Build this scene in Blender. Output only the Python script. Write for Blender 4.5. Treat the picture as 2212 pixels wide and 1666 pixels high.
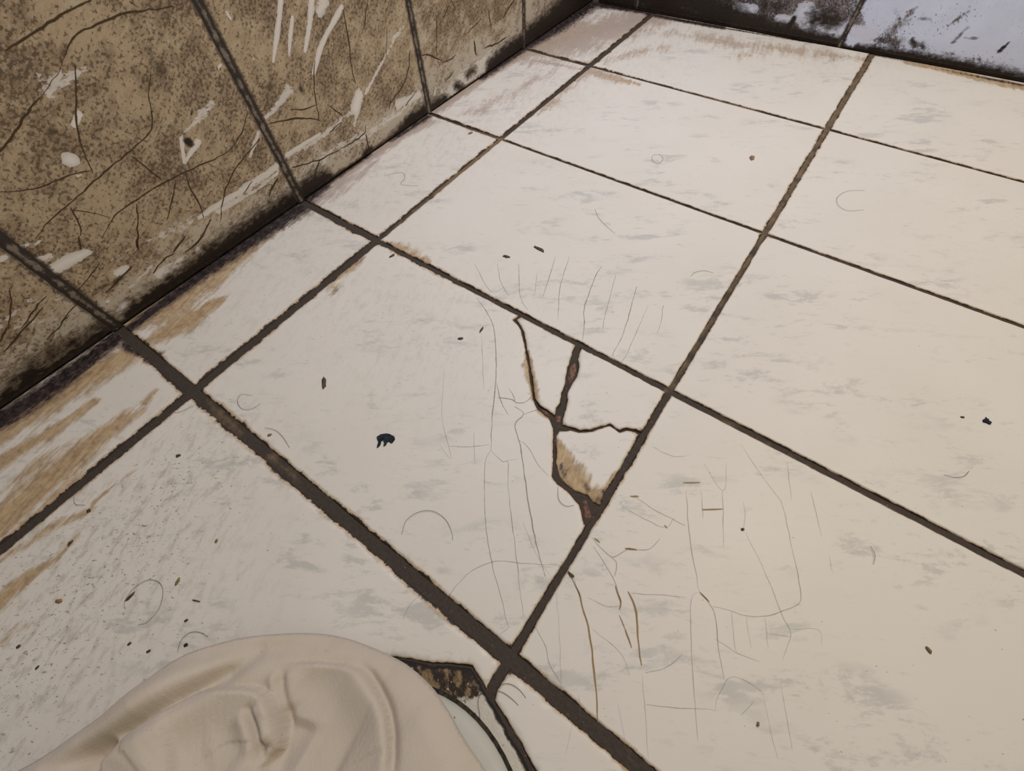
import bpy, bmesh, math, random
import numpy as np
from mathutils import Vector, Matrix, Euler
from mathutils.geometry import delaunay_2d_cdt

for o in list(bpy.data.objects): bpy.data.objects.remove(o)
S = bpy.context.scene
COL = S.collection
rng = np.random.default_rng(7)
random.seed(7)

# ------------------------------------------------------------------ camera, world, lights, exposure
FOC, CAM, ROT = 925.82, np.array([.6051, .0129, .2725]), (.5407, .0420, .6160)
cd = bpy.data.cameras.new('camera'); cam = bpy.data.objects.new('camera', cd); COL.objects.link(cam)
cam.location = CAM; cam.rotation_euler = ROT
cd.sensor_width = 36; cd.lens = FOC / 2212 * 36; cd.clip_start = .01
S.camera = cam
S.view_settings.view_transform = 'Standard'; S.view_settings.look = 'None'
S.view_settings.gamma = 1; S.view_settings.use_curve_mapping = False
S.view_settings.exposure = 0.0
wd = bpy.data.worlds.new('room_light'); S.world = wd; wd.use_nodes = True
wd.node_tree.nodes['Background'].inputs[0].default_value = (.84, .80, .74, 1)
wd.node_tree.nodes['Background'].inputs[1].default_value = .26

def area(name, loc, target, size, power, color):
    l = bpy.data.lights.new(name, 'AREA'); l.shape = 'DISK'; l.size = size; l.energy = power; l.color = color
    o = bpy.data.objects.new(name, l); COL.objects.link(o); o.location = loc
    o.rotation_euler = (Vector(target) - Vector(loc)).to_track_quat('-Z', 'Y').to_euler()
area('ceiling_lamp', (.97, .56, 1.12), (.64, .34, 0), .34, 6.3, (1, .83, .57))
area('cool_fill', (.28, .50, .82), (.32, .38, 0), .30, 4.1, (.70, .76, 1))  # added cool fill above the left strip tiles for their lavender tint, no window

# ------------------------------------------------------------------ picture point -> point on a surface
RM = np.array(Euler(ROT).to_matrix())
def ray(px, py): return RM @ np.array([(px - 1106) / FOC, (833 - py) / FOC, -1.])
def F(px, py, z=0.):
    d = ray(px, py); return tuple((CAM + d * (z - CAM[2]) / d[2])[:2])
LX0, LXS = .1913, .0086            # left wall plane x = LX0 + LXS*y
BY0, BYS = .7790, .0450            # back wall plane y = BY0 + BYS*x
def L(px, py):
    d = ray(px, py); t = (LX0 + LXS * CAM[1] - CAM[0]) / (d[0] - LXS * d[1]); p = CAM + d * t; return (p[1], p[2])
def B(px, py):
    d = ray(px, py); t = (BY0 + BYS * CAM[0] - CAM[1]) / (d[1] - BYS * d[0]); p = CAM + d * t; return (p[0], p[2])
def mpp(fn, px, py):
    a, b, c = np.array(fn(px, py)), np.array(fn(px + 1, py)), np.array(fn(px, py + 1))
    return math.sqrt(abs((b - a)[0] * (c - a)[1] - (b - a)[1] * (c - a)[0]))
def fr_floor(u, v, h): return np.stack([u, v, h], -1)
def fr_left(u, v, h): return np.stack([LX0 + LXS * u + h, u, v], -1)
def fr_back(u, v, h): return np.stack([u, BY0 + BYS * u - h, v], -1)

# a stroke: picture polyline, width in pixels (full), value  ->  smooth field on the surface
def stroke(fn, pts, w, val=1.):
    ws = w if isinstance(w, (list, tuple)) else [w] * len(pts)
    P = np.array([fn(*p) for p in pts]); r = np.array([.5 * q * mpp(fn, *p) for p, q in zip(pts, ws)])
    return (P, r, val)
def field(U, V, strokes):
    out = np.zeros(len(U))
    for P, r, val in strokes:
        lo, hi = P.min(0) - 2.2 * r.max(), P.max(0) + 2.2 * r.max()
        m = (U > lo[0]) & (U < hi[0]) & (V > lo[1]) & (V < hi[1])
        if not m.any(): continue
        u, v = U[m], V[m]; best = np.full(len(u), -9.)
        if len(P) == 1:
            best = 1 - np.hypot(u - P[0, 0], v - P[0, 1]) / r[0]
        for i in range(len(P) - 1):
            d = P[i + 1] - P[i]; t = np.clip(((u - P[i, 0]) * d[0] + (v - P[i, 1]) * d[1]) / max(d @ d, 1e-12), 0, 1)
            q = np.hypot(u - P[i, 0] - t * d[0], v - P[i, 1] - t * d[1]); rr = r[i] * (1 - t) + r[i + 1] * t
            best = np.maximum(best, 1 - q / rr)
        f = np.clip(best * .5 + .5, 0, 1) * val      # .5*val at the outline, val on the axis, 0 at twice the radius
        out[m] = np.maximum(out[m], f)
    return out
def vnoise(x, y, s, seed=0):
    x = np.asarray(x) * s; y = np.asarray(y) * s; xi = np.floor(x).astype(int); yi = np.floor(y).astype(int)
    def h(a, b):
        n = (a * 374761393 + b * 668265263 + seed * 974711) & 0xffffffff; n = ((n ^ (n >> 13)) * 1274126177) & 0xffffffff
        return ((n ^ (n >> 16)) & 0xffff) / 65535.
    fx, fy = x - xi, y - yi; fx = fx * fx * (3 - 2 * fx); fy = fy * fy * (3 - 2 * fy)
    return (h(xi, yi) * (1 - fx) + h(xi + 1, yi) * fx) * (1 - fy) + (h(xi, yi + 1) * (1 - fx) + h(xi + 1, yi + 1) * fx) * fy

# ------------------------------------------------------------------ mesh and node helpers
def mesh_obj(name, verts, faces, mat, parent=None, smooth=True, attrs=None, **props):
    me = bpy.data.meshes.new(name); me.from_pydata([tuple(v) for v in verts], [], [tuple(map(int, f)) for f in faces]); me.update()
    if smooth: me.shade_smooth()
    if mat: me.materials.append(mat)
    for k, a in (attrs or {}).items():
        a = np.asarray(a, dtype=np.float32)
        if a.ndim == 2: at = me.attributes.new(k, 'FLOAT_VECTOR', 'POINT'); at.data.foreach_set('vector', a.ravel())
        else: at = me.attributes.new(k, 'FLOAT', 'POINT'); at.data.foreach_set('value', a)
    o = bpy.data.objects.new(name, me); COL.objects.link(o)
    if parent: o.parent = parent
    for k, v in props.items(): o[k] = v
    return o

class N:
    def __init__(s, name):
        s.m = bpy.data.materials.new(name); s.m.use_nodes = True; s.t = s.m.node_tree; s.b = s.t.nodes['Principled BSDF']; s.out = s.t.nodes['Material Output']
    def put(s, sock, v):
        if isinstance(v, bpy.types.NodeSocket): s.t.links.new(v, sock)
        elif isinstance(v, (tuple, list)) and len(v) == 3 and sock.type == 'RGBA': sock.default_value = (*v, 1)
        else: sock.default_value = v
    def attr(s, n, vec=False):
        a = s.t.nodes.new('ShaderNodeAttribute'); a.attribute_name = n; return a.outputs['Vector' if vec else 'Fac']
    def math(s, op, a, b=0., c=None, clamp=False):
        n = s.t.nodes.new('ShaderNodeMath'); n.operation = op; n.use_clamp = clamp; s.put(n.inputs[0], a); s.put(n.inputs[1], b)
        if c is not None: s.put(n.inputs[2], c)
        return n.outputs[0]
    def mad(s, a, m, c): return s.math('MULTIPLY_ADD', a, m, c)
    def step(s, v, lo, hi, a=0., b=1.):
        n = s.t.nodes.new('ShaderNodeMapRange'); n.interpolation_type = 'SMOOTHSTEP'
        for i, q in enumerate((v, lo, hi, a, b)): s.put(n.inputs[i], q)
        return n.outputs[0]
    def vec(s, v, scale=(1, 1, 1), rot=0., off=None):
        if rot:
            n = s.t.nodes.new('ShaderNodeVectorRotate'); n.rotation_type = 'Z_AXIS'; s.put(n.inputs['Vector'], v); n.inputs['Angle'].default_value = rot; v = n.outputs[0]
        n = s.t.nodes.new('ShaderNodeVectorMath'); n.operation = 'MULTIPLY'; s.put(n.inputs[0], v); n.inputs[1].default_value = scale; v = n.outputs[0]
        if off is not None:
            n = s.t.nodes.new('ShaderNodeVectorMath'); n.operation = 'ADD'; s.put(n.inputs[0], v); s.put(n.inputs[1], off); v = n.outputs[0]
        return v
    def noise(s, v, scale, det=4., rough=.55, dist=0.):
        n = s.t.nodes.new('ShaderNodeTexNoise'); s.put(n.inputs['Vector'], v); n.inputs['Scale'].default_value = scale; n.inputs['Detail'].default_value = det
        n.inputs['Roughness'].default_value = rough; n.inputs['Distortion'].default_value = dist; return n.outputs[0]
    def voro(s, v, scale):
        n = s.t.nodes.new('ShaderNodeTexVoronoi'); s.put(n.inputs['Vector'], v); n.inputs['Scale'].default_value = scale; return n.outputs['Distance'], n.outputs['Color']
    def mix(s, f, a, b):
        n = s.t.nodes.new('ShaderNodeMix'); n.data_type = 'RGBA'; s.put(n.inputs['Factor'], f); s.put(n.inputs[6], a); s.put(n.inputs[7], b); return n.outputs[2]
    def bump(s, h, strength, dist):
        n = s.t.nodes.new('ShaderNodeBump'); n.inputs['Strength'].default_value = strength; n.inputs['Distance'].default_value = dist; s.put(n.inputs['Height'], h); s.t.links.new(n.outputs[0], s.b.inputs['Normal'])
    def fin(s, col, rough=.5, spec=.5, alpha=None):
        s.put(s.b.inputs['Base Color'], col); s.put(s.b.inputs['Roughness'], rough); s.b.inputs['Specular IOR Level'].default_value = spec
        if alpha is not None: s.put(s.b.inputs['Alpha'], alpha)
        return s.m

def m_floor_tile():
    n = N('cream_marbled_floor_tile'); P = n.attr('P', True); sd = n.attr('seed')
    c = n.t.nodes.new('ShaderNodeCombineXYZ'); n.put(c.inputs[2], n.math('MULTIPLY', sd, 3.7)); off = c.outputs[0]
    col = n.mix(n.noise(n.vec(P, (1, 1, 1), 0, off), 14, 3), (.620, .582, .505), (.680, .645, .575))
    # grey crinkled marbling, drawn out along one diagonal of the tile
    vp = n.vec(P, (1, 2.7, 1), -.60, off)
    v1 = n.noise(vp, 24, 9, .74, .25); patch = n.noise(n.vec(P, (1, 1.7, 1), -.6, off), 13, 3, .55)
    vein = n.math('MULTIPLY', n.step(v1, .52, .62), n.step(patch, .42, .60))
    col = n.mix(n.math('MULTIPLY', vein, .54), col, (.375, .375, .345))
    v2 = n.noise(n.vec(P, (1, 3.6, 1), -.50, off), 60, 7, .74, .2)
    col = n.mix(n.math('MULTIPLY', n.math('MULTIPLY', n.step(v2, .56, .68), n.step(patch, .36, .58)), .40), col, (.35, .35, .32))
    # fine dirt specks
    grim = n.attr('grime')
    sp = n.noise(n.vec(P, (1, 1.8, 1), -.7), 330, 2, .5)
    col = n.mix(n.math('MULTIPLY', n.step(sp, n.mad(grim, -.085, .735), n.mad(grim, -.085, .775)), .62), col, (.13, .10, .075))
    gs = n.noise(n.vec(P, (2.2, 1, 1), -.35), 75, 7, .72)
    col = n.mix(n.math('MULTIPLY', n.step(gs, .47, .66), n.math('MULTIPLY', grim, .55)), col, (.36, .32, .24))
    col = n.mix(n.math('MULTIPLY', n.step(n.noise(n.vec(P, (1, 1.7, 1), -.7), 190, 4, .7), n.mad(grim, -.08, .70), n.mad(grim, -.08, .76)), n.math('MULTIPLY', grim, .7)), col, (.22, .19, .13))
    # amber run marks, brushed along the wall
    st = n.attr('stain'); sn = n.noise(n.vec(P, (7, 1.1, 1), -.18), 13, 7, .72); s2 = n.noise(n.vec(P, (9, 1.3, 1), -.26), 34, 6, .7); fn_ = n.noise(P, 170, 5, .68); bl = n.noise(P, 45, 4, .6)
    sv = n.math('ADD', st, n.math('ADD', n.mad(sn, 1.1, -.55), n.math('ADD', n.mad(s2, .6, -.3), n.mad(bl, .5, -.25)))); sv = n.math('ADD', sv, n.mad(fn_, .34, -.17))
    cov = n.math('MULTIPLY', n.step(sv, .34, .68), n.step(st, .05, .3))
    hue = n.attr('hue')
    sc = n.mix(n.step(n.math('ADD', s2, n.mad(fn_, .8, -.4)), .3, .7), (.46, .325, .16), (.27, .16, .062))
    sc = n.mix(n.math('MULTIPLY', n.step(fn_, .56, .68), .55), sc, (.14, .085, .035))
    sc = n.mix(hue, sc, (.34, .265, .215))
    col = n.mix(n.math('MULTIPLY', cov, n.mad(st, .36, .56)), col, sc)
    # grime spilling over the tile edge
    e = n.attr('edge'); dw = n.attr('dirtw'); en = n.noise(P, 240, 6, .75); en2 = n.noise(P, 75, 4, .6)
    ev = n.math('ADD', e, n.math('MULTIPLY', dw, n.mad(en, -4.2, n.mad(en2, -6.5, 5.6))))
    halo = n.step(ev, n.mad(dw, .9, .0), n.mad(dw, 2.6, .0008), 1., 0.)
    col = n.mix(n.math('MULTIPLY', halo, .7), col, (.37, .225, .085))
    col = n.mix(n.step(ev, n.mad(dw, .75, 0.), n.mad(dw, 1.0, .0002), 1., 0.), col, (.040, .030, .022))
    dk = n.attr('dark'); dn = n.noise(n.vec(P, (2.6, 1, 1), -.1), 110, 6, .7); dv = n.math('ADD', dk, n.mad(dn, 1.1, -.55))
    col = n.mix(n.math('MULTIPLY', n.step(dv, .26, .52), .75), col, n.mix(fn_, (.10, .068, .052), (.17, .115, .08)))
    col = n.mix(n.step(dv, .46, .74), col, n.mix(n.step(fn_, .4, .65), (.014, .010, .009), (.055, .038, .034)))
    col = n.mix(n.math('MULTIPLY', n.math('MULTIPLY', n.step(n.noise(n.vec(P, (4, 1, 1), -.05), 150, 4, .7), .60, .66), n.step(dk, .3, .6)), .55), col, (.34, .28, .23))
    n.bump(n.noise(P, 55, 3), .10, .0008)
    return n.fin(col, n.math('ADD', .46, n.math('MULTIPLY', cov, .2)), .30)

def m_wall_tile(name, pale, tan, brown, rot, cool=False):
    n = N(name); P = n.attr('P', True)
    fine = n.noise(P, 330, 4, .62); mid = n.noise(n.vec(P, (1.0, 1.6, 1), rot), 62, 7, .70); big = n.noise(P, 19, 5, .62); scr = n.noise(n.vec(P, (1, 5., 1), rot), 70, 6, .7)
    g = n.attr('grime')
    gv = n.math('ADD', n.math('ADD', g, n.mad(mid, 1.3, -.65)), n.math('ADD', n.mad(big, .9, -.45), n.math('ADD', n.mad(fine, .5, -.25), n.mad(scr, .7, -.35))))
    cov = n.step(gv, .22, .66)
    base = n.mix(n.noise(P, 45, 5, .6), tuple(.80 * c for c in pale), tuple(1.06 * c for c in pale))
    gc = n.mix(n.step(n.math('ADD', n.math('ADD', mid, n.mad(scr, .6, -.3)), n.mad(big, 1., -.5)), .34, .68), tan, brown)
    col = n.mix(n.math('MULTIPLY', cov, .9), base, gc)
    # dense brown fly-speck mottling, coarse and fine
    sp1 = n.noise(n.vec(P, (1, 1.25, 1), rot), 370, 3, .6)
    k1 = n.math('ADD', sp1, n.math('ADD', n.mad(g, .12, -.12), n.math('ADD', n.mad(mid, .24, -.12), n.mad(big, .44, -.22))))
    col = n.mix(n.math('MULTIPLY', n.step(k1, .485, .575), .76), col, tuple(.36 * c for c in brown))
    col = n.mix(n.math('MULTIPLY', n.step(n.math('ADD', n.noise(P, 190, 4, .65), n.mad(g, .10, -.10)), .60, .68), .55), col, tuple(.42 * c for c in brown))
    lsp = n.step(n.noise(n.vec(P, (1, 1.4, 1), rot, (3., 1., 0)), 260, 4, .65), .57, .66)
    col = n.mix(n.math('MULTIPLY', lsp, .45), col, tuple(.95 * c for c in pale))
    # scraped and splashed pale marks
    w = n.attr('white'); wv = n.math('ADD', w, n.math('ADD', n.mad(n.noise(n.vec(P, (1, 2.4, 1), .05), 130, 6, .72), .9, -.45), n.mad(mid, .7, -.35)))
    col = n.mix(n.math('MULTIPLY', n.step(wv, .41, .49), n.math('MULTIPLY_ADD', w, .55, .45, True)), col, (.76, .725, .68) if not cool else (.72, .74, .86))
    k = n.attr('dark'); kv = n.math('ADD', k, n.math('ADD', n.mad(n.noise(n.vec(P, (1, 1.8, 1), 0), 150, 6, .7), .9, -.45), n.mad(mid, .5, -.25)))
    col = n.mix(n.math('MULTIPLY', n.step(kv, .14, .48), .80), col, tuple(.40 * c for c in brown))
    col = n.mix(n.step(kv, .40, .66), col, n.mix(fine, (.008, .006, .005), (.035, .022, .014)))
    e = n.attr('edge'); ev = n.math('ADD', e, n.mad(n.noise(P, 200, 5, .7), -.010, .0046))
    col = n.mix(n.math('MULTIPLY', n.step(ev, .0004, .0030, 1., 0.), .82), col, (.05, .036, .028))
    n.bump(n.noise(P, 260, 4), .25, .0005)
    return n.fin(col, .5, .3)

def m_grout():
    n = N('dirty_dark_grout'); P = n.attr('P', True); t = n.attr('tone'); f = n.noise(P, 420, 5, .7); g = n.noise(P, 60, 4, .6)
    col = n.mix(f, (.022, .017, .014), (.085, .064, .047))
    col = n.mix(n.step(n.math('ADD', t, n.mad(g, .8, -.4)), .35, .65), col, n.mix(f, (.10, .065, .035), (.26, .185, .105)))
    col = n.mix(n.math('MULTIPLY', n.step(n.noise(P, 500, 3), .68, .74), .5), col, (.45, .40, .34))
    n.bump(f, .8, .0012)
    return n.fin(col, .7, .3)
def m_wall_grout():
    n = N('wall_joint_grout'); P = n.attr('P', True); a = n.attr('across'); f = n.noise(P, 330, 5, .7); g = n.noise(P, 90, 3)
    core = n.step(n.math('ADD', a, n.math('ADD', n.mad(f, .9, -.45), n.mad(g, 2.0, -1.22))), .50, .85)
    n.bump(f, .6, .0008)
    return n.fin(n.mix(core, n.mix(f, (.016, .012, .010), (.06, .045, .036)), n.mix(f, (.10, .08, .06), (.30, .25, .20))), .7, .3)
def m_line(name, c0, c1, lo, hi, strength):
    n = N(name); P = n.attr('P', True); a = n.attr('across'); f = n.noise(P, 260, 4, .65); g = n.noise(P, 45, 2)
    al = n.step(n.math('ADD', a, n.math('ADD', n.mad(f, .9, -.45), n.mad(g, .7, -.35))), lo, hi, 0., strength)
    return n.fin(n.mix(f, c0, c1), .7, .2, al)
def m_plain(name, c0, c1, scale=300, rough=.6, spec=.3, bump=.0):
    n = N(name); tc = n.t.nodes.new('ShaderNodeTexCoord').outputs['Object']; f = n.noise(tc, scale, 4)
    if bump: n.bump(f, .5, bump)
    return n.fin(n.mix(n.step(f, .35, .65), c0, c1), rough, spec)
def m_mortar():
    n = N('broken_mortar_collar'); P = n.attr('P', True); d = n.attr('grime'); f = n.noise(P, 160, 6, .7); g = n.noise(n.vec(P, (1, 2.2, 1), .5), 75, 5, .65); s = n.noise(P, 420, 3)
    col = n.mix(f, (.50, .465, .385), (.56, .52, .44))
    dirt = n.mix(n.step(n.math('ADD', g, n.mad(f, .6, -.3)), .40, .56), (.24, .165, .085), (.03, .022, .016))
    col = n.mix(n.step(n.math('ADD', d, n.math('ADD', n.mad(f, .9, -.45), n.mad(g, .5, -.25))), .38, .52), col, dirt)
    col = n.mix(n.math('MULTIPLY', n.step(s, .64, .70), .8), col, n.mix(n.step(d, .2, .5), (.10, .075, .06), (.55, .50, .42)))
    e = n.attr('edge'); col = n.mix(n.step(n.math('ADD', e, n.mad(f, -.004, .0014)), .0005, .0018, 1., 0.), col, (.02, .016, .013))
    n.bump(f, .7, .0015)
    return n.fin(col, .75, .25)
def m_ceramic():
    n = N('stained_white_ceramic'); tc = n.t.nodes.new('ShaderNodeTexCoord').outputs['Object']; g = n.noise(tc, 70, 5, .65); s = n.noise(tc, 260, 2)
    col = n.mix(g, (.43, .42, .35), (.49, .48, .41)); col = n.mix(n.math('MULTIPLY', n.step(s, .735, .76), .8), col, (.05, .04, .03))
    return n.fin(col, .5, .3)
def m_cloth():
    n = N('cream_cotton_cloth'); tc = n.t.nodes.new('ShaderNodeTexCoord').outputs['Object']
    w1 = n.noise(n.vec(tc, (14, 1, 1), .5), 130, 2); w2 = n.noise(n.vec(tc, (1, 14, 1), .5), 130, 2); g = n.noise(tc, 22, 4)
    wv = n.math('ADD', w1, w2); lint = n.step(n.noise(tc, 240, 2), .72, .76)
    col = n.mix(g, (.47, .405, .32), (.52, .455, .37)); col = n.mix(n.math('MULTIPLY', lint, .35), col, (.30, .22, .15))
    n.bump(n.math('ADD', wv, n.noise(tc, 900, 2)), .22, .0006)
    n.b.inputs['Sheen Weight'].default_value = .15
    return n.fin(col, .9, .15)

M_TILE, M_GROUT, M_WG = m_floor_tile(), m_grout(), m_wall_grout()
M_LEFT = m_wall_tile('grimy_beige_wall_tile', (.55, .485, .39), (.44, .335, .21), (.235, .16, .092), -.55)
M_BACK = m_wall_tile('cool_white_wall_tile', (.76, .82, 1.0), (.17, .125, .10), (.07, .05, .04), .9, True)
M_CRAZE = m_line('dark_craze_line', (.035, .024, .012), (.10, .065, .03), .30, .62, .92)
M_HAIRCRACK = m_line('grey_hairline_crack', (.15, .135, .12), (.25, .23, .20), .30, .75, .52)
M_RUST = m_line('rusty_hairline_crack', (.16, .085, .03), (.42, .28, .12), .28, .5, .9)
M_SEAM = m_plain('black_seam', (.012, .010, .007), (.045, .036, .022), 400, .8, .2)
M_MORTAR, M_CER, M_CLOTH = m_mortar(), m_ceramic(), m_cloth()
M_HAIR = m_plain('dark_hair', (.07, .055, .045), (.12, .10, .08))
M_BISCUIT = m_plain('red_brown_biscuit', (.11, .062, .044), (.23, .13, .095), 420, .9, .1, .001)
M_BLACK = m_plain('black_lint', (.012, .016, .02), (.03, .036, .042), 500, .9, .1)
M_DARKBIT = m_plain('dark_brown_bit', (.035, .026, .018), (.09, .065, .04), 700)
M_OLIVE = m_plain('olive_bit', (.13, .10, .03), (.22, .17, .06), 700)
M_RUSTBIT = m_plain('rust_brown_bit', (.17, .09, .04), (.27, .17, .09), 700)

# ------------------------------------------------------------------ slabs: a tile top with a rounded, slightly chipped rim and its attributes
def finish_slab(name, U, V, H, faces, edge, frame, mat, parent, fields, **props):
    a = {'P': np.stack([U, V, np.zeros(len(U))], -1), 'edge': edge}
    for k, f in fields.items(): a[k] = f(U, V) if callable(f) else np.full(len(U), f)
    return mesh_obj(name, frame(U, V, H), faces, mat, parent, True, a, **props)

def rect_slab(name, c, frame, mat, parent, fields, sp=.003, thick=.006, lift=0., jag=.0002, tilt=(0, 0), **props):
    """c = four corners counter-clockwise from (u0,v0)"""
    c = np.array(c, float); la = np.linalg.norm(c[1] - c[0]); lb = np.linalg.norm(c[3] - c[0])
    def axis(l):
        k = max(3, int(round((l - .004) / sp))); return np.r_[0, .0006, .0014, np.linspace(.002, l - .002, k), l - .0014, l - .0006, l] / l
    s, t = axis(la), axis(lb); ns, nt = len(s), len(t)
    SS, TT = [x.ravel() for x in np.meshgrid(s, t, indexing='ij')]
    q = (c[0][None] * ((1 - SS) * (1 - TT))[:, None] + c[1][None] * (SS * (1 - TT))[:, None] + c[2][None] * (SS * TT)[:, None] + c[3][None] * ((1 - SS) * TT)[:, None])
    du = np.minimum(SS, 1 - SS) * la; dv = np.minimum(TT, 1 - TT) * lb; edge = np.minimum(du, dv)
    U, V = q[:, 0].copy(), q[:, 1].copy()
    nn = (vnoise(U, V, 420, 3) - .5) * 1.2 + (vnoise(U, V, 130, 5) - .5); amt = jag * 2 * np.clip(1 - edge / .002, 0, 1)
    U += nn * amt * np.where(du < .002, 1, 0); V += nn * amt * np.where(dv < .002, 1, 0)
    H = lift - .0010 * np.clip(1 - edge / .0014, 0, 1) ** 2.2 + (U - U.mean()) * tilt[0] + (V - V.mean()) * tilt[1]
    idx = np.arange(ns * nt).reshape(ns, nt)
    faces = np.stack([idx[:-1, :-1], idx[1:, :-1], idx[1:, 1:], idx[:-1, 1:]], -1).reshape(-1, 4).tolist()
    ring = np.r_[idx[:-1, 0], idx[-1, :-1], idx[:0:-1, -1], idx[0, :0:-1]]; b0 = len(U); m = len(ring)
    U = np.r_[U, U[ring]]; V = np.r_[V, V[ring]]; H = np.r_[H, np.full(m, lift - thick)]; edge = np.r_[edge, np.zeros(m)]
    for i in range(m): j = (i + 1) % m; faces.append((ring[j], ring[i], b0 + i, b0 + j))
    faces.append(tuple(b0 + i for i in range(m))[::-1])
    return finish_slab(name, U, V, H, faces, edge, frame, mat, parent, fields, **props)

def seg_dist(u, v, P):
    d = np.full(len(u), 9.)
    for i in range(len(P)):
        a, b = P[i], P[(i + 1) % len(P)]; e = b - a; t = np.clip(((u - a[0]) * e[0] + (v - a[1]) * e[1]) / max(e @ e, 1e-14), 0, 1)
        d = np.minimum(d, np.hypot(u - a[0] - t * e[0], v - a[1] - t * e[1]))
    return d
def inside(u, v, P):
    r = np.zeros(len(u), bool)
    for i in range(len(P)):
        a, b = P[i], P[(i + 1) % len(P)]; m = (a[1] > v) != (b[1] > v)
        with np.errstate(divide='ignore', invalid='ignore'): r ^= m & (u < (b[0] - a[0]) * (v - a[1]) / (b[1] - a[1] + 1e-18) + a[0])
    return r
def dense(P, step, jag, seed=1, closed=True):
    P = np.array(P, float); out = []
    for i in range(len(P) if closed else len(P) - 1):
        a, b = P[i], P[(i + 1) % len(P)]; l = np.linalg.norm(b - a); k = max(1, int(l / step)); nrm = np.array([(b - a)[1], -(b - a)[0]]) / max(l, 1e-9)
        for j in range(k):
            q = a + (b - a) * j / k; w = 0 if j == 0 else 1
            out.append(q + nrm * w * jag * ((vnoise(q[0], q[1], 400, seed) - .5) * 1.3 + (vnoise(q[0], q[1], 120, seed + 9) - .5) * 1.3))
    if not closed: out.append(P[-1])
    return np.array(out)
def poly_slab(name, P, frame, mat, parent, fields, sp=.003, thick=.006, lift=0., jag=.0003, tilt=(0, 0), rim=.001, seed=1, hfun=None, **props):
    P = dense(P, .0025, jag, seed)
    if np.sum(P[:, 0] * np.roll(P[:, 1], -1) - np.roll(P[:, 0], -1) * P[:, 1]) < 0: P = P[::-1]
    n = len(P); lo, hi = P.min(0), P.max(0)
    gu, gv = [x.ravel() for x in np.meshgrid(np.arange(lo[0], hi[0], sp), np.arange(lo[1], hi[1], sp))]
    gu = gu + (rng.random(len(gu)) - .5) * sp * .3; gv = gv + (rng.random(len(gv)) - .5) * sp * .3
    ins = inside(gu, gv, P); gu, gv = gu[ins], gv[ins]; d = seg_dist(gu, gv, P); k = d > .0014; gu, gv = gu[k], gv[k]
    # second ring just inside the rim
    T = np.roll(P, -1, 0) - np.roll(P, 1, 0); nr = np.stack([-T[:, 1], T[:, 0]], -1); nr /= np.linalg.norm(nr, axis=1)[:, None] + 1e-12
    R2 = P + nr * .0008; ok = inside(R2[:, 0], R2[:, 1], P) & (seg_dist(R2[:, 0], R2[:, 1], P) > .0006); R2 = R2[ok]
    pts = [Vector(p) for p in np.r_[P, R2, np.stack([gu, gv], -1)]]
    vo, _, fo, _, _, _ = delaunay_2d_cdt(pts, [(i, (i + 1) % n) for i in range(n)], [], 1, 1e-7)
    X = np.array([tuple(v) for v in vo]); U, V = X[:, 0], X[:, 1]
    faces = []
    for f in fo:
        a, b, c = X[f[0]], X[f[1]], X[f[2]]
        faces.append(list(f) if (b - a)[0] * (c - a)[1] - (b - a)[1] * (c - a)[0] > 0 else list(f)[::-1])
    edge = seg_dist(U, V, P)
    H = lift - rim * np.clip(1 - edge / .0014, 0, 1) ** 2.2 + (U - U.mean()) * tilt[0] + (V - V.mean()) * tilt[1]
    if hfun: H = hfun(U, V, edge)
    ec = {}
    for f in faces:
        for i in range(3): ec[(f[i], f[(i + 1) % 3])] = 1
    bd = [(a, b) for (a, b) in ec if (b, a) not in ec]
    b0 = len(U); mp = {a: b0 + i for i, (a, _) in enumerate(bd)}
    ring = [a for a, _ in bd]
    U = np.r_[U, U[ring]]; V = np.r_[V, V[ring]]; H = np.r_[H, np.full(len(ring), lift - thick)]; edge = np.r_[edge, np.zeros(len(ring))]
    for a, b in bd:
        if b in mp: faces.append((b, a, mp[a], mp[b]))
    return finish_slab(name, U, V, H, faces, edge, frame, mat, parent, fields, **props)

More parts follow.
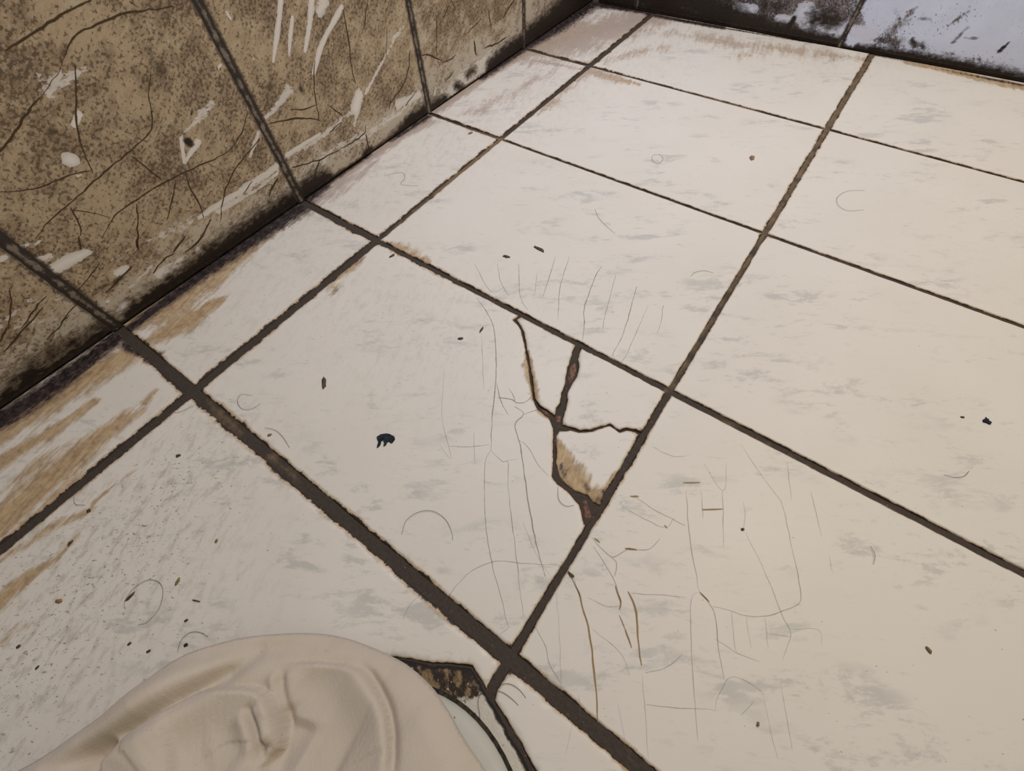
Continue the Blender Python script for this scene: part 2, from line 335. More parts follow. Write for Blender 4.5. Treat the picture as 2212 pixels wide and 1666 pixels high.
def smooth_line(P, step):
    P = np.array(P, float)
    if len(P) == 2: Q = P
    else:
        E_ = np.r_[[2 * P[0] - P[1]], P, [2 * P[-1] - P[-2]]]; Q = []
        for i in range(1, len(E_) - 2):
            a, b, c, d = E_[i - 1:i + 3]
            for t in np.linspace(0, 1, 9)[:-1]: Q.append(.5 * (2 * b + (c - a) * t + (2 * a - 5 * b + 4 * c - d) * t * t + (3 * b - a - 3 * c + d) * t ** 3))
        Q = np.array(Q + [P[-1]])
    s = np.r_[0, np.cumsum(np.linalg.norm(np.diff(Q, axis=0), axis=1))]; k = max(2, int(s[-1] / step) + 1); t = np.linspace(0, s[-1], k)
    return np.stack([np.interp(t, s, Q[:, 0]), np.interp(t, s, Q[:, 1])], -1)
class Ribbons:
    """thin flat lines lying on a surface, gathered into one part"""
    def __init__(s): s.v, s.f, s.a, s.p = [], [], [], []
    def add(s, fn, frame, pts, w, h=.00012, jit=.0003, smooth=True, taper=True):
        P = np.array([fn(*p) for p in pts]); r = .5 * w * np.mean([mpp(fn, *p) for p in pts])
        Q = smooth_line(P, .002) if smooth else dense(P, .002, 0, 1, False)
        if jit: Q = Q + np.stack([vnoise(Q[:, 0], Q[:, 1], 210, 21) - .5, vnoise(Q[:, 0], Q[:, 1], 210, 22) - .5], -1) * 2 * jit
        T = np.gradient(Q, axis=0); Nn = np.stack([-T[:, 1], T[:, 0]], -1); Nn /= np.linalg.norm(Nn, axis=1)[:, None] + 1e-12
        k = len(Q); t = np.linspace(0, 1, k); ww = r * (.75 + .5 * vnoise(Q[:, 0], Q[:, 1], 150, 4))
        if taper: ww = ww * (.35 + .65 * np.sin(np.pi * np.clip(t, .02, .98)) ** .5)
        b = len(s.v)
        for i in range(k):
            for j, (o, a) in enumerate(((-1, 0.), (0, 1.), (1, 0.))):
                q = Q[i] + Nn[i] * o * ww[i] * 1.35; s.v.append(frame(q[0], q[1], h)); s.a.append(a); s.p.append((q[0], q[1], 0))
            if i: m = b + 3 * i; s.f += [(m - 3, m - 2, m + 1, m), (m - 2, m - 1, m + 2, m + 1)]
    def build(s, name, mat, parent, **props):
        fs = []
        if s.v: return mesh_obj(name, s.v, [f[::-1] for f in s.f], mat, parent, True, {'across': np.array(s.a), 'P': np.array(s.p)}, **props)

# ================================================================== THE FLOOR
A0, A1, A2, A3, A4 = .1913, .3010, .5990, .9000, 1.20
Y = [-.40, -.2005, -.0004, .2000, .3999, .6006, .80]
def wallx(y): return LX0 + LXS * y
f_stain = [stroke(F, *a) for a in (
    # strip tile between the second and third wall joint: tan run-off with a sharp lobed front
    ([(285, 700), (370, 655), (440, 600), (480, 570)], [60, 110, 100, 60], 1.), ([(345, 725), (410, 690), (470, 650)], [40, 56, 30]), ([(470, 580), (560, 512), (640, 452)], [70, 46, 26], 1.05),
    # strip tile nearest the camera
    ([(-40, 950), (120, 855), (285, 760)], [110, 90, 60], 1.), ([(0, 1000), (90, 945), (210, 865)], [60, 50, 20], .85), ([(10, 1120), (130, 1015), (265, 905)], [120, 110, 40], .92),
    ([(60, 1095), (180, 985), (310, 885)], [50, 40, 22], .8), ([(0, 1150), (60, 1090)], [50, 40], .85), ([(315, 870), (335, 845)], 24, .75), ([(0, 1060), (160, 950)], [60, 30], .62),
    # big tile bottom left
    ([(0, 1215), (100, 1145), (200, 1100)], [34, 36, 18], .72), ([(0, 1300), (40, 1262), (100, 1222)], [60, 56, 20], .85), ([(110, 1220), (165, 1160)], [40, 24], .62), ([(25, 1290)], 90, .62), ([(0, 1390), (90, 1330)], [60, 30], .45), ([(200, 1085), (300, 1010)], [14, 10], .75),
    # farther strips: brown line along the wall
    ([(680, 440), (750, 390), (810, 350)], [90, 60, 22], .62), ([(690, 412), (800, 338), (915, 262)], [26, 24, 30], 1.), ([(940, 240), (1040, 172), (1140, 112)], [26, 18, 22], .95),
    ([(1160, 105), (1250, 75), (1400, 40)], [110, 130, 80], .85), ([(1150, 120), (1230, 130), (1275, 140)], [40, 40, 26], .62), ([(985, 250), (1060, 230), (1200, 150)], [20, 90, 50], .52), ([(1150, 130), (1260, 150)], [20, 20], .7),
    ([(1275, 152), (1330, 170), (1380, 182)], [28, 30, 12], .75), ([(1130, 255), (1180, 235), (1265, 160)], [16, 26, 20], .6), ([(1450, 70), (1600, 95), (1860, 128)], [50, 70, 40], .58), ([(1300, 130), (1440, 100)], [50, 50], .52),
    ([(1600, 120), (1660, 100)], [50, 60], .55), ([(1960, 135), (2080, 160), (2212, 190)], [14, 20, 26], 1.),
    # beside joints and breakages
    ([(838, 525), (880, 542), (925, 566)], [20, 40, 18], .70), ([(780, 555), (760, 575), (730, 602)], [18, 26, 24], .72), ([(725, 620)], 40, .7), ([(440, 850), (600, 985)], [16, 12], .6), ([(600, 690), (560, 730)], [12, 16], .6),
    ([(1138, 760), (1146, 810), (1155, 858)], [10, 22, 20], .9), ([(1132, 790)], 18, .75), ([(1165, 888), (1195, 908)], 16, .85),
    ([(1206, 955), (1220, 1000), (1238, 1030), (1275, 1065)], [18, 44, 60, 56], 1.), ([(1285, 1085), (1312, 1060)], [50, 26], .95), ([(1270, 1078), (1300, 1092)], 20, 1.), ([(1300, 1060), (1330, 1020)], 12, .7), ([(1345, 1010), (1400, 935)], [10, 10], .7),
    ([(1330, 1625), (1365, 1655)], [24, 36], .9), ([(1010, 1350), (1090, 1402)], [8, 12], .7), ([(905, 1240), (960, 1290)], 8, .5),
)]
f_hue = [stroke(F, *a) for a in (([(690, 430), (1000, 240), (1390, 30)], [140, 150, 150], 1.), ([(1450, 70), (1880, 110)], 90, .8))]
f_dark = [stroke(F, *a) for a in (
    ([(-10, 915), (110, 838), (250, 730)], [60, 56, 40], 1.), ([(262, 722), (300, 695), (420, 604), (540, 522), (645, 450)], [24, 24, 32, 38, 44], 1.), ([(650, 434), (700, 404)], [44, 22], .95), ([(700, 404), (800, 335)], 8, .8), ([(845, 305), (925, 252)], [8, 14], .85),
    ([(270, 745), (300, 765)], 16, .95), ([(345, 765), (320, 780)], 20, .62), ([(1040, 168), (1128, 108)], 16, .9), ([(1130, 105), (1200, 62), (1280, 6)], [18, 28, 28], .95),
    ([(1280, 8), (1330, 14), (1400, 26)], [24, 20, 16], 1.), ([(1400, 30), (1460, 42), (1560, 60)], 12, .95), ([(1560, 60), (1700, 84), (1815, 102)], 5, .8), ([(1885, 118), (2000, 142), (2212, 186)], [4, 6, 10], .8), ([(1740, 88), (1812, 100)], 6, .6),
    ([(785, 555), (770, 572)], 12, .5), ([(728, 622), (715, 640)], 10, .5), ([(912, 560)], 10, .62), ([(880, 525)], 8, .5), ([(1143, 850)], 8, .5),
    ([(1215, 1030), (1228, 1010)], 10, .55), ([(1298, 1080)], 22, .8), ([(1302, 1060), (1308, 1075)], 14, .75), ([(1262, 1045), (1272, 1060)], 14, .62), ([(1212, 1005), (1222, 1030)], 14, .66),
)]
f_grime = [stroke(F, *a) for a in (([(60, 1420), (200, 1250), (380, 1050)], [620, 520, 300], 1.25), ([(470, 700), (700, 600), (900, 700)], [200, 160, 300], .5), ([(500, 560), (800, 380), (1200, 190)], [160, 170, 130], .55),
    ([(1320, 100)], 200, .5), ([(1500, 90), (1850, 140)], 80, .5))]
fF = lambda st: (lambda U, V: field(U, V, st))
# dirt spilling over the joints: width in metres by where the joint runs
f_dirt = [stroke(F, *a) for a in (([(255, 710), (420, 845), (700, 1090), (1000, 1345)], [40, 60, 60, 50], 1.), ([(655, 437), (820, 520), (950, 590)], [40, 50, 40], .9), ([(0, 1182), (420, 845), (600, 700), (820, 520)], [40, 50, 44, 36], 1.),
    ([(820, 520), (1080, 300), (1280, 140), (1410, 30)], [24, 26, 26, 26], .7), ([(930, 248), (1080, 300)], 22, .8), ([(1131, 104), (1280, 140), (1345, 160)], 22, .8),
    ([(1100, 1420), (1400, 1666)], 60, .5), ([(1650, 508), (1786, 277), (1885, 115)], 18, .7), ([(820, 520), (1250, 740)], 26, .6), ([(1400, 930), (1290, 1120)], 30, .7))]
def dirtw(U, V): return .0004 + .0013 * field(U, V, f_dirt) * (.35 + 1.0 * vnoise(U, V, 45, 8))

fl = bpy.data.objects.new('floor', None); COL.objects.link(fl); fl['kind'] = 'structure'
# grout bed
gx, gy = np.meshgrid(np.arange(.14, 1.2001, .006), np.arange(-.60, .8701, .006), indexing='ij'); gi = np.arange(gx.size).reshape(gx.shape)
U, V = gx.ravel(), gy.ravel()
tone = field(U, V, [stroke(F, *a) for a in (([(1000, 365), (1075, 308)], 40, 1.), ([(850, 500), (930, 430), (1000, 365)], [30, 34, 40], .62), ([(450, 870), (520, 930)], [40, 40], .55), ([(580, 985), (640, 1040)], [40, 40], .55), ([(1000, 280), (1075, 300)], 30, .62),
    ([(1440, 850), (1540, 680), (1650, 508)], 30, .6), ([(1650, 508), (1780, 285), (1890, 115)], 34, .62), ([(1640, 240), (1480, 190)], 24, .7), ([(1980, 610), (2060, 640)], 30, .7), ([(1500, 880), (1800, 1030), (2212, 1240)], 40, .44), ([(1250, 1500), (1400, 1666)], 60, .46), ([(1100, 310), (1160, 330)], 20, .5), ([(1800, 285), (2212, 385)], 24, .55))])
Hh = -.0012 + .0007 * (vnoise(U, V, 160, 2) - .5)
faces = np.stack([gi[:-1, :-1], gi[1:, :-1], gi[1:, 1:], gi[:-1, 1:]], -1).reshape(-1, 4).tolist()
gb = mesh_obj('grout_bed', np.stack([U, V, Hh], -1), faces, M_GROUT, fl, True, {'P': np.stack([U, V, 0 * U], -1), 'tone': tone})

# half widths of the joints (metres), per stretch
def tile_fields(seed): return {'stain': fF(f_stain), 'hue': fF(f_hue), 'dark': fF(f_dark), 'grime': fF(f_grime), 'dirtw': dirtw, 'seed': float(seed)}
ja = [[.0036, .0034, .0036, .0022, .0026, .0032], [.0026, .0025, .0020, .0018, .0021, .0027]]         # A1, A2 half width by row (row 0 = y<-.2)
jb = {0: [.004] * 3, 1: [.0030, .0030, .003], 2: [.0040, .0039, .0036], 3: [.0034, .0020, .0021], 4: [.0020, .0014, .0016], 5: [.0027, .0017, .0016]}   # B joints half width by column
xs = [None, A1, A2, A3, A4]
HOLE = [F(*p) for p in ((845, 1420), (925, 1432), (1020, 1440), (1055, 1496), (1100, 1570), (1150, 1660))]
tiles = {}
seed = 0
for r in range(6):
    for cc in range(4):
        seed += 1
        y0 = Y[r] + jb[r][min(cc, 2)] if r in jb else Y[r]; y1 = (Y[r + 1] - jb[r + 1][min(cc, 2)]) if (r + 1) in jb else None
        def X0(y): return (wallx(y) - .002) if cc == 0 else xs[cc] + (ja[cc - 1][r] if cc < 3 else .002)
        x1 = xs[cc + 1] - (ja[cc][r] if cc < 2 else .002)
        if y1 is None: ya, yb = BY0 + BYS * X0(.8) - .001, BY0 + BYS * x1 - .001
        else: ya = yb = y1
        if cc == 0 and r == 1: x1 -= .0002
        c = [(X0(y0), y0), (x1, y0), (x1, yb), (X0(ya), ya)]
        near = r >= 1 and cc < 3
        sp = .003 if (cc < 2 or (cc == 2 and r < 4)) and r >= 1 else .006
        if cc == 3 or r == 0: sp = .02
        til = ((rng.random() - .5) * .003, (rng.random() - .5) * .003); lift = (rng.random() - .5) * .0003
        if (r, cc) == (1, 1):
            P = [(c[0][0], c[0][1]), (.470, c[0][1]), (.490, -.10), HOLE[0], HOLE[1], HOLE[2], HOLE[3], (c[2][0], HOLE[3][1] + .002), (c[2][0], c[2][1]), (c[3][0], c[3][1])]
            poly_slab('tile', P, fr_floor, M_TILE, fl, tile_fields(seed), sp=.003, jag=.0004)
        elif (r, cc) == (1, 2):
            P = [(.72, c[1][1]), (c[1][0], c[1][1]), c[2], c[3], (c[3][0], HOLE[3][1] + .003), (HOLE[3][0] + .0045, HOLE[3][1] - .001), (HOLE[4][0] + .0022, HOLE[4][1]), (HOLE[5][0] + .0022, HOLE[5][1]), (.69, -.10)]
            poly_slab('tile', P, fr_floor, M_TILE, fl, tile_fields(seed), sp=.003, jag=.0004)
        elif (r, cc) == (2, 1):
            K = lambda *p: F(*p)
            # the cracked tile: main body and three loose corner pieces
            body = [c[0], c[1], K(1283, 1110), K(1262, 1132), K(1252, 1090), K(1228, 1062), K(1205, 1045), K(1193, 1028), K(1196, 985), K(1196, 945), K(1196, 925), K(1186, 903), K(1163, 884), K(1152, 862), K(1143, 800), K(1134, 745), K(1127, 715), K(1118, 700), K(1108, 690), (K(1108, 690)[0] + .002, c[2][1]), c[3]]
            poly_slab('tile', body, fr_floor, M_TILE, fl, tile_fields(seed), sp=.003, jag=.0003, tilt=(0, .0008))
            p1 = [(K(1112, 690)[0] + .003, c[2][1]), K(1114, 690), K(1121, 699), K(1129, 713), K(1136, 742), K(1146, 800), K(1155, 860), K(1165, 877), K(1186, 890), K(1199, 899), K(1203, 882), K(1211, 872), K(1214, 850), K(1220, 835), K(1226, 805), K(1231, 785), K(1237, 760), K(1244, 746), (K(1246, 742)[0], c[2][1])]
            poly_slab('tile_piece', p1, fr_floor, M_TILE, fl, tile_fields(seed), sp=.003, jag=.0005, seed=5, lift=.0004, tilt=(.003, -.002))
            p2 = [(K(1256, 746)[0], c[2][1]), K(1254, 752), K(1248, 775), K(1250, 792), K(1245, 815), K(1236, 828), K(1225, 848), K(1224, 870), K(1221, 885), K(1215, 905), K(1214, 918), K(1232, 923), K(1252, 930), K(1275, 929), K(1290, 924), K(1318, 916), K(1338, 930), K(1352, 926), K(1372, 929), K(1386, 935), (c[2][0], K(1386, 932)[1]), c[2]]
            poly_slab('tile_piece', p2, fr_floor, M_TILE, fl, tile_fields(seed), sp=.003, jag=.0005, seed=6, lift=.0002, tilt=(-.002, .002))
            p3 = [K(1208, 930), K(1232, 928), K(1250, 933), K(1275, 931), K(1292, 926), K(1317, 918), K(1338, 932.5), K(1352, 928), K(1372, 931), K(1384, 938), (c[2][0], K(1386, 942)[1]), (c[2][0], K(1312, 1068)[1]), K(1296, 1092), K(1281, 1085), K(1268, 1070), K(1240, 1060), K(1222, 1046), K(1208, 1028), K(1200, 1000), K(1201, 960), K(1201, 940)]
            poly_slab('tile_piece', p3, fr_floor, M_TILE, fl, tile_fields(seed), sp=.002, jag=.0004, seed=7, lift=-.0002, tilt=(.004, .0))
            bi = lambda pts: poly_slab('biscuit_chip', [K(*p) for p in pts], fr_floor, M_BISCUIT, fl, {}, sp=.002, jag=.0005, thick=.003, lift=-.0007, label='exposed red-brown tile biscuit inside the break')
            bi([(1232, 790), (1243, 780), (1246, 800), (1240, 820), (1230, 832), (1226, 815)])
            bi([(1166, 880), (1180, 884), (1192, 896), (1184, 902), (1168, 890)]); bi([(1200, 898), (1212, 892), (1212, 916), (1202, 916)])
            bi([(1255, 1075), (1268, 1078), (1276, 1098), (1279, 1118), (1264, 1130), (1260, 1105)])
        else:
            rect_slab('tile', c, fr_floor, M_TILE, fl, tile_fields(seed), sp=sp, lift=lift, tilt=til)

for cc in range(4):
    x0 = (wallx(-.5) - .002) if cc == 0 else xs[cc] + .003
    rect_slab('tile', [(x0, -.60), (xs[cc + 1] - .003, -.60), (xs[cc + 1] - .003, -.404), (x0, -.404)], fr_floor, M_TILE, fl, tile_fields(90 + cc), sp=.02)

# mortar collar around the pedestal foot
HC = [F(*p) for p in ((830, 1424), (925, 1437), (1017, 1446), (1049, 1498), (1093, 1572), (1140, 1660), (1190, 1760))]
mort = HC + [(.683, -.10), (.710, -.193), (.474, -.193), (.494, -.10)]
g_m = [stroke(F, *a) for a in (([(850, 1440), (930, 1465), (1010, 1470)], [70, 80, 60], 1.), ([(1000, 1500), (1035, 1500)], 30, .6), ([(1110, 1600), (1140, 1650)], 20, .5), ([(1085, 1590)], 16, .45))]
poly_slab('mortar_collar', mort, fr_floor, M_MORTAR, fl, {'grime': fF(g_m)}, sp=.003, jag=.0006, thick=.004, lift=-.0003, label='broken dirty mortar collar left in the cut tiles')

# crack lines in the glaze
hc = Ribbons()
for pts, w in (
    ([(1030, 645), (1050, 672), (1066, 708), (1071, 760), (1071, 820), (1063, 910), (1061, 973)], 2.6), ([(1061, 973), (1048, 1000), (1047, 1060), (1050, 1140), (1062, 1215), (1085, 1300), (1098, 1357)], 2.), ([(1061, 973), (1085, 998), (1098, 1000), (1098, 1060), (1115, 1200), (1130, 1330)], 1.8),
    ([(1112, 878), (1130, 890), (1128, 900), (1113, 918), (1124, 965), (1135, 1040), (1140, 1080), (1160, 1180), (1178, 1246)], 3.4), ([(1075, 858), (1108, 864), (1116, 870), (1135, 868), (1148, 858)], 2.6), ([(1100, 840), (1112, 862), (1108, 868)], 1.8), ([(1072, 825), (1082, 865), (1098, 897)], 2.), ([(1130, 896), (1160, 885)], 2.),
    ([(1118, 950), (1140, 965), (1160, 1000), (1186, 1030)], 1.6), ([(970, 965), (1024, 965), (1058, 961)], 1.4), ([(1024, 935), (1025, 1000)], 1.2), ([(1090, 998), (1120, 990)], 1.2), ([(960, 800), (955, 900), (975, 990), (950, 960)], 1.), ([(1040, 720), (1045, 840)], 1.),
    ([(1258, 735), (1262, 700), (1261, 670), (1270, 640), (1285, 600), (1300, 575)], 2.2), ([(1075, 570), (1082, 610), (1100, 640)], 1.4), ([(1120, 570), (1124, 640), (1140, 670)], 1.4), ([(1025, 570), (1060, 630), (1090, 620)], 1.2), ([(1200, 555), (1180, 620), (1172, 645)], 1.6), ([(1230, 555), (1210, 620), (1205, 690)], 1.6),
    ([(1330, 595), (1310, 670), (1302, 710)], 1.6), ([(1380, 600), (1350, 710), (1322, 770)], 2.), ([(1440, 585), (1430, 680), (1420, 720)], 1.4), ([(1322, 765), (1345, 780), (1400, 660)], 1.2), ([(1160, 590), (1155, 640)], 1.),
    ([(960, 1300), (1010, 1240), (1070, 1213), (1130, 1217), (1190, 1220)], 1.6), ([(870, 1340), (890, 1300), (920, 1280)], 1.), ([(1098, 1357), (1080, 1370)], 1.4), ([(1130, 1130), (1160, 1200), (1190, 1246)], 1.),
    # right-hand tile: the fan of crazing
    ([(1278, 1160), (1295, 1180), (1316, 1200), (1330, 1202), (1360, 1186), (1400, 1188), (1425, 1165)], 2.), ([(1318, 1202), (1332, 1215), (1328, 1245)], 2.), ([(1282, 1180), (1305, 1215), (1330, 1260), (1340, 1300)], 1.8), ([(1240, 1250), (1252, 1290)], 2.),
    ([(1482, 1060), (1490, 1160), (1510, 1275)], 2.), ([(1510, 1275), (1530, 1300), (1545, 1330), (1552, 1400), (1565, 1470)], 2.2), ([(1510, 1280), (1493, 1296), (1494, 1400), (1502, 1530), (1508, 1600)], 1.8), ([(1540, 1310), (1580, 1320), (1605, 1330), (1650, 1332), (1700, 1318), (1725, 1305), (1730, 1280), (1710, 1180), (1690, 1090), (1670, 1060)], 1.8),
    ([(1561, 1060), (1563, 1180)], 1.6), ([(1515, 1060), (1518, 1120)], 1.4), ([(1610, 1150), (1650, 1230), (1690, 1330), (1708, 1370), (1690, 1425)], 1.6), ([(1606, 1085), (1610, 1110), (1606, 1145)], 1.4), ([(1752, 1062), (1775, 1160)], 1.4), ([(1790, 1200), (1800, 1240)], 1.2),
    ([(1580, 1320), (1588, 1400), (1592, 1410)], 1.4), ([(1612, 1335), (1622, 1400)], 1.2), ([(1652, 1335), (1660, 1400)], 1.2), ([(1660, 1368), (1708, 1375)], 1.2), ([(1708, 1360), (1768, 1361), (1775, 1390)], 1.2), ([(1545, 1380), (1590, 1410), (1640, 1430)], 1.2),
    ([(1374, 1075), (1420, 1105), (1480, 1135)], 1.8), ([(1345, 1095), (1400, 1125), (1440, 1140), (1455, 1120)], 1.6), ([(1362, 1282), (1420, 1285), (1480, 1290)], 1.5), ([(1395, 1455), (1440, 1440), (1475, 1415)], 1.8), ([(1270, 1290), (1310, 1310), (1340, 1310)], 1.4),
    ([(1155, 1350), (1180, 1400), (1185, 1430), (1210, 1475)], 1.8), ([(1202, 1280), (1210, 1400), (1212, 1500)], 1.2), ([(1280, 1360), (1340, 1410), (1360, 1460)], 1.4), ([(1395, 1520), (1440, 1528), (1530, 1532), (1545, 1535)], 1.6), ([(1545, 1535), (1550, 1510), (1582, 1462), (1640, 1490), (1650, 1510)], 1.5),
    ([(1388, 1460), (1395, 1560), (1400, 1640)], 1.2), ([(1335, 1520), (1350, 1600)], 1.), ([(1250, 1500), (1255, 1560)], 1.), ([(1236, 1560), (1222, 1630)], 1.), ([(1688, 1490), (1700, 1550), (1712, 1620)], 1.3), ([(1650, 1510), (1670, 1600), (1680, 1640)], 1.2), ([(1600, 1545), (1630, 1515)], 1.2),
    ([(1520, 1000), (1562, 1060), (1570, 1000)], 1.), ([(1600, 960), (1640, 1020), (1690, 1085)], 1.2), ([(1700, 1000), (1710, 1080)], 1.), ([(1410, 965), (1450, 985), (1480, 985)], 1.4),
): hc.add(F, fr_floor, pts, w)
hc.build('hairline_crack', M_HAIRCRACK, fl, kind='stuff', label='fine grey crack lines in the floor tile glaze')
rc = Ribbons()
for pts, w in (([(1232, 1245), (1248, 1275), (1258, 1310), (1272, 1362), (1282, 1440), (1289, 1500), (1292, 1560)], 4.2), ([(1330, 1265), (1340, 1300), (1338, 1318)], 4), ([(1352, 1360), (1364, 1400)], 5), ([(1356, 1278), (1362, 1290), (1374, 1320), (1380, 1400), (1385, 1438)], 4.5), ([(1338, 1330), (1352, 1360)], 2), ([(1516, 1101), (1561, 1100)], 3), ([(1350, 1185), (1376, 1188)], 6), ([(1362, 1072), (1380, 1073)], 4),
    ([(1476, 1043), (1512, 1043)], 3), ([(1284, 1162), (1296, 1172)], 4), ([(1226, 1235), (1240, 1246)], 10), ([(1436, 1135), (1442, 1142)], 4), ([(1512, 1280), (1532, 1300)], 4)): rc.add(F, fr_floor, pts, w)
rc.build('rusty_crack', M_RUST, fl, kind='stuff', label='rust-brown crack lines in the tile right of the break')

# ================================================================== LEFT WALL
wl = bpy.data.objects.new('wall_left', None); COL.objects.link(wl); wl['kind'] = 'structure'
w_white = [stroke(L, *a) for a in (
    ([(607, -5), (603, 40), (597, 85), (590, 135)], [13, 11, 12, 4]), ([(632, 35), (627, 80), (624, 125)], [8, 9, 3]), ([(674, -5), (668, 60), (659, 110)], [14, 11, 8]), ([(738, 15), (722, 45), (705, 75), (690, 110), (677, 160)], [10, 12, 9, 12, 8]), ([(700, 5), (690, 25)], [34, 20], .8), ([(490, 28), (497, 40)], 8),
    ([(768, 235), (776, 205)], [20, 18], 1.2), ([(790, 200), (850, 90)], [10, 4], .7), ([(775, 230), (765, 270)], [8, 14], .6), ([(625, 195), (585, 245), (562, 265)], [26, 14, 16], .62), ([(560, 285), (550, 310), (540, 340)], [10, 9, 6], .75), ([(545, 120), (550, 150)], 26, .42),
    ([(392, 300), (398, 355)], [10, 5], 1.), ([(428, 305), (400, 350)], [14, 6], .95), ([(405, 285), (435, 245), (460, 225)], [16, 26, 22], .58), ([(350, 278), (370, 260)], 26, .5), ([(470, 150), (478, 138)], 6), ([(365, 88), (370, 92)], 8, .8), ([(260, 195), (250, 200)], 7, .8), ([(255, 222), (275, 214)], 4, .7),
    ([(160, 270), (172, 247)], [13, 12], 1.2), ([(150, 345), (155, 345)], 25, 1.3), ([(163, 380), (172, 377)], 8), ([(188, 147), (130, 175), (105, 205)], [20, 60, 40], .58), ([(30, 120), (60, 150), (120, 190)], [90, 110, 80], .40),
    ([(112, 585), (150, 562), (190, 545)], [22, 26, 14], 1.1), ([(80, 562), (110, 552)], [18, 16], .8), ([(38, 538), (65, 528), (88, 520)], [10, 7, 4], 1.), ([(0, 562), (20, 550)], [16, 8], .9),
    ([(348, 592), (372, 580)], [24, 22], 1.1), ([(255, 590), (270, 582)], 18, 1.), ([(385, 565), (402, 555)], [12, 10], .9), ([(258, 672), (275, 655)], [12, 14], 1.), ([(428, 540), (436, 546)], 12, 1.1), ([(230, 652), (236, 650)], 8, 1.), ([(325, 520), (420, 478)], [40, 60], .45), ([(245, 562), (330, 520)], [30, 40], .42), ([(280, 620), (330, 575)], [22, 14], .5),
    ([(430, 470), (540, 400), (610, 352)], [10, 16, 16], .85), ([(470, 460), (560, 405), (600, 375)], [8, 6, 6], .8), ([(470, 520), (560, 455), (640, 405)], [60, 80, 50], .42), ([(600, 350), (690, 300), (760, 240)], [10, 20, 20], .55), ([(640, 400), (700, 340), (740, 310)], [50, 70, 40], .44), ([(620, 335), (690, 290)], [10, 6], .9),
    ([(740, 320), (830, 265), (900, 215)], [40, 40, 20], .5), ([(860, 225), (905, 205)], [18, 14], .8), ([(960, 215), (1010, 165), (1070, 130)], [50, 50, 30], .62), ([(1140, 60), (1200, 20)], [60, 60], .45), ([(1030, 140), (1110, 90)], 26, .6), ([(840, 90), (870, 60)], 20, .5), ([(935, 215), (945, 180)], 10, .5),
    ([(0, 700), (60, 660), (130, 640)], [70, 60, 30], .42), ([(150, 770), (200, 725), (235, 700)], [5, 8, 6], .8), ([(20, 710), (120, 690)], 30, .45),
)]
w_dark = [stroke(L, *a) for a in (
    ([(-30, 915), (40, 862), (130, 800), (240, 722)], [62, 60, 48, 48], 1.05), ([(60, 830), (68, 805)], [40, 34], .95), ([(90, 800), (10, 850)], 16, .75), ([(300, 682), (400, 612), (500, 545), (600, 476), (648, 442)], [54, 60, 70, 66, 56], 1.05), ([(310, 655), (318, 640)], [20, 14], .9), ([(290, 690), (250, 712)], [50, 40], .75),
    ([(655, 425), (690, 400), (712, 388)], [50, 54, 26], 1.), ([(760, 365), (780, 345)], 8, .75), ([(790, 335), (800, 325)], [18, 16], .85), ([(830, 318), (900, 260), (925, 245)], [20, 34, 44], .85), ([(880, 262), (915, 245)], [18, 20], 1.), ([(935, 235), (960, 215)], [30, 20], .8), ([(1000, 190), (985, 185)], 16, .7), ([(1010, 160), (1025, 150)], 18, .62), ([(960, 235), (1060, 160)], [10, 12], .6),
    ([(1065, 148), (1085, 135), (1130, 100)], [34, 40, 34], 1.1), ([(1140, 92), (1180, 65), (1230, 25), (1280, -15)], [40, 46, 60, 60], 1.1), ([(420, 570), (440, 545)], 12, .6),
    ([(655, 425), (760, 360), (830, 312)], [14, 12, 14], .72), ([(300, 660), (420, 590), (560, 500)], [60, 50, 40], .55), ([(30, 830), (160, 740), (240, 690)], [80, 60, 40], .55), ([(340, 140), (345, 150)], 44, .50), ([(325, 180)], 36, .42), ([(406, 306), (410, 310)], 14, 1.2), ([(412, 250), (416, 240)], 5, .9), ([(285, 45)], 10, .7), ([(30, 820), (80, 770)], [60, 40], .46), ([(100, 780), (180, 720)], [50, 40], .42), ([(50, 615)], 10, .7), ([(105, 285), (120, 280)], 20, .55), ([(680, 378), (686, 370)], 10, .7), ([(250, 610), (262, 600)], 12, .7), ([(205, 630), (230, 615)], 10, .6), ([(650, 190), (655, 200)], 12, .55), ([(585, 190)], 22, .5),
)]
def w_grime(U, V):
    z = V; g = .34 + .48 * np.clip((z - .02) / .035, 0, 1)
    g *= np.where(U < 0, .82, np.where(U < .2, 1., np.where(U < .4, .93, np.where(U < .6, .72, .45))))
    return np.clip(g + .14 * (vnoise(U, V, 22, 31) - .5), 0, 1)
lf = {'white': fF(w_white), 'dark': fF(w_dark), 'grime': w_grime}
JY = [-.60, -.40, -.2005, -.0004, .2000, .3999, .6006, .825]
JH = [.0025, .0025, .0028, .0034, .0030, .0028, .0024, .0025]
for z0, z1 in ((.0015, .2985), (.3015, .60)):
    for i in range(7):
        if z0 > .2 and i < 2: pass
        y0, y1 = JY[i] + JH[i], JY[i + 1] - JH[i + 1]
        fine = z0 < .1 and i >= 2
        if fine:   # fine where the photograph looks, coarse above
            sp = .002
        else: sp = .02
        rect_slab('tile', [(y0, z0), (y1, z0), (y1, z1), (y0, z1)], fr_left, M_LEFT, wl, lf, sp=sp, thick=.005, jag=.0003)
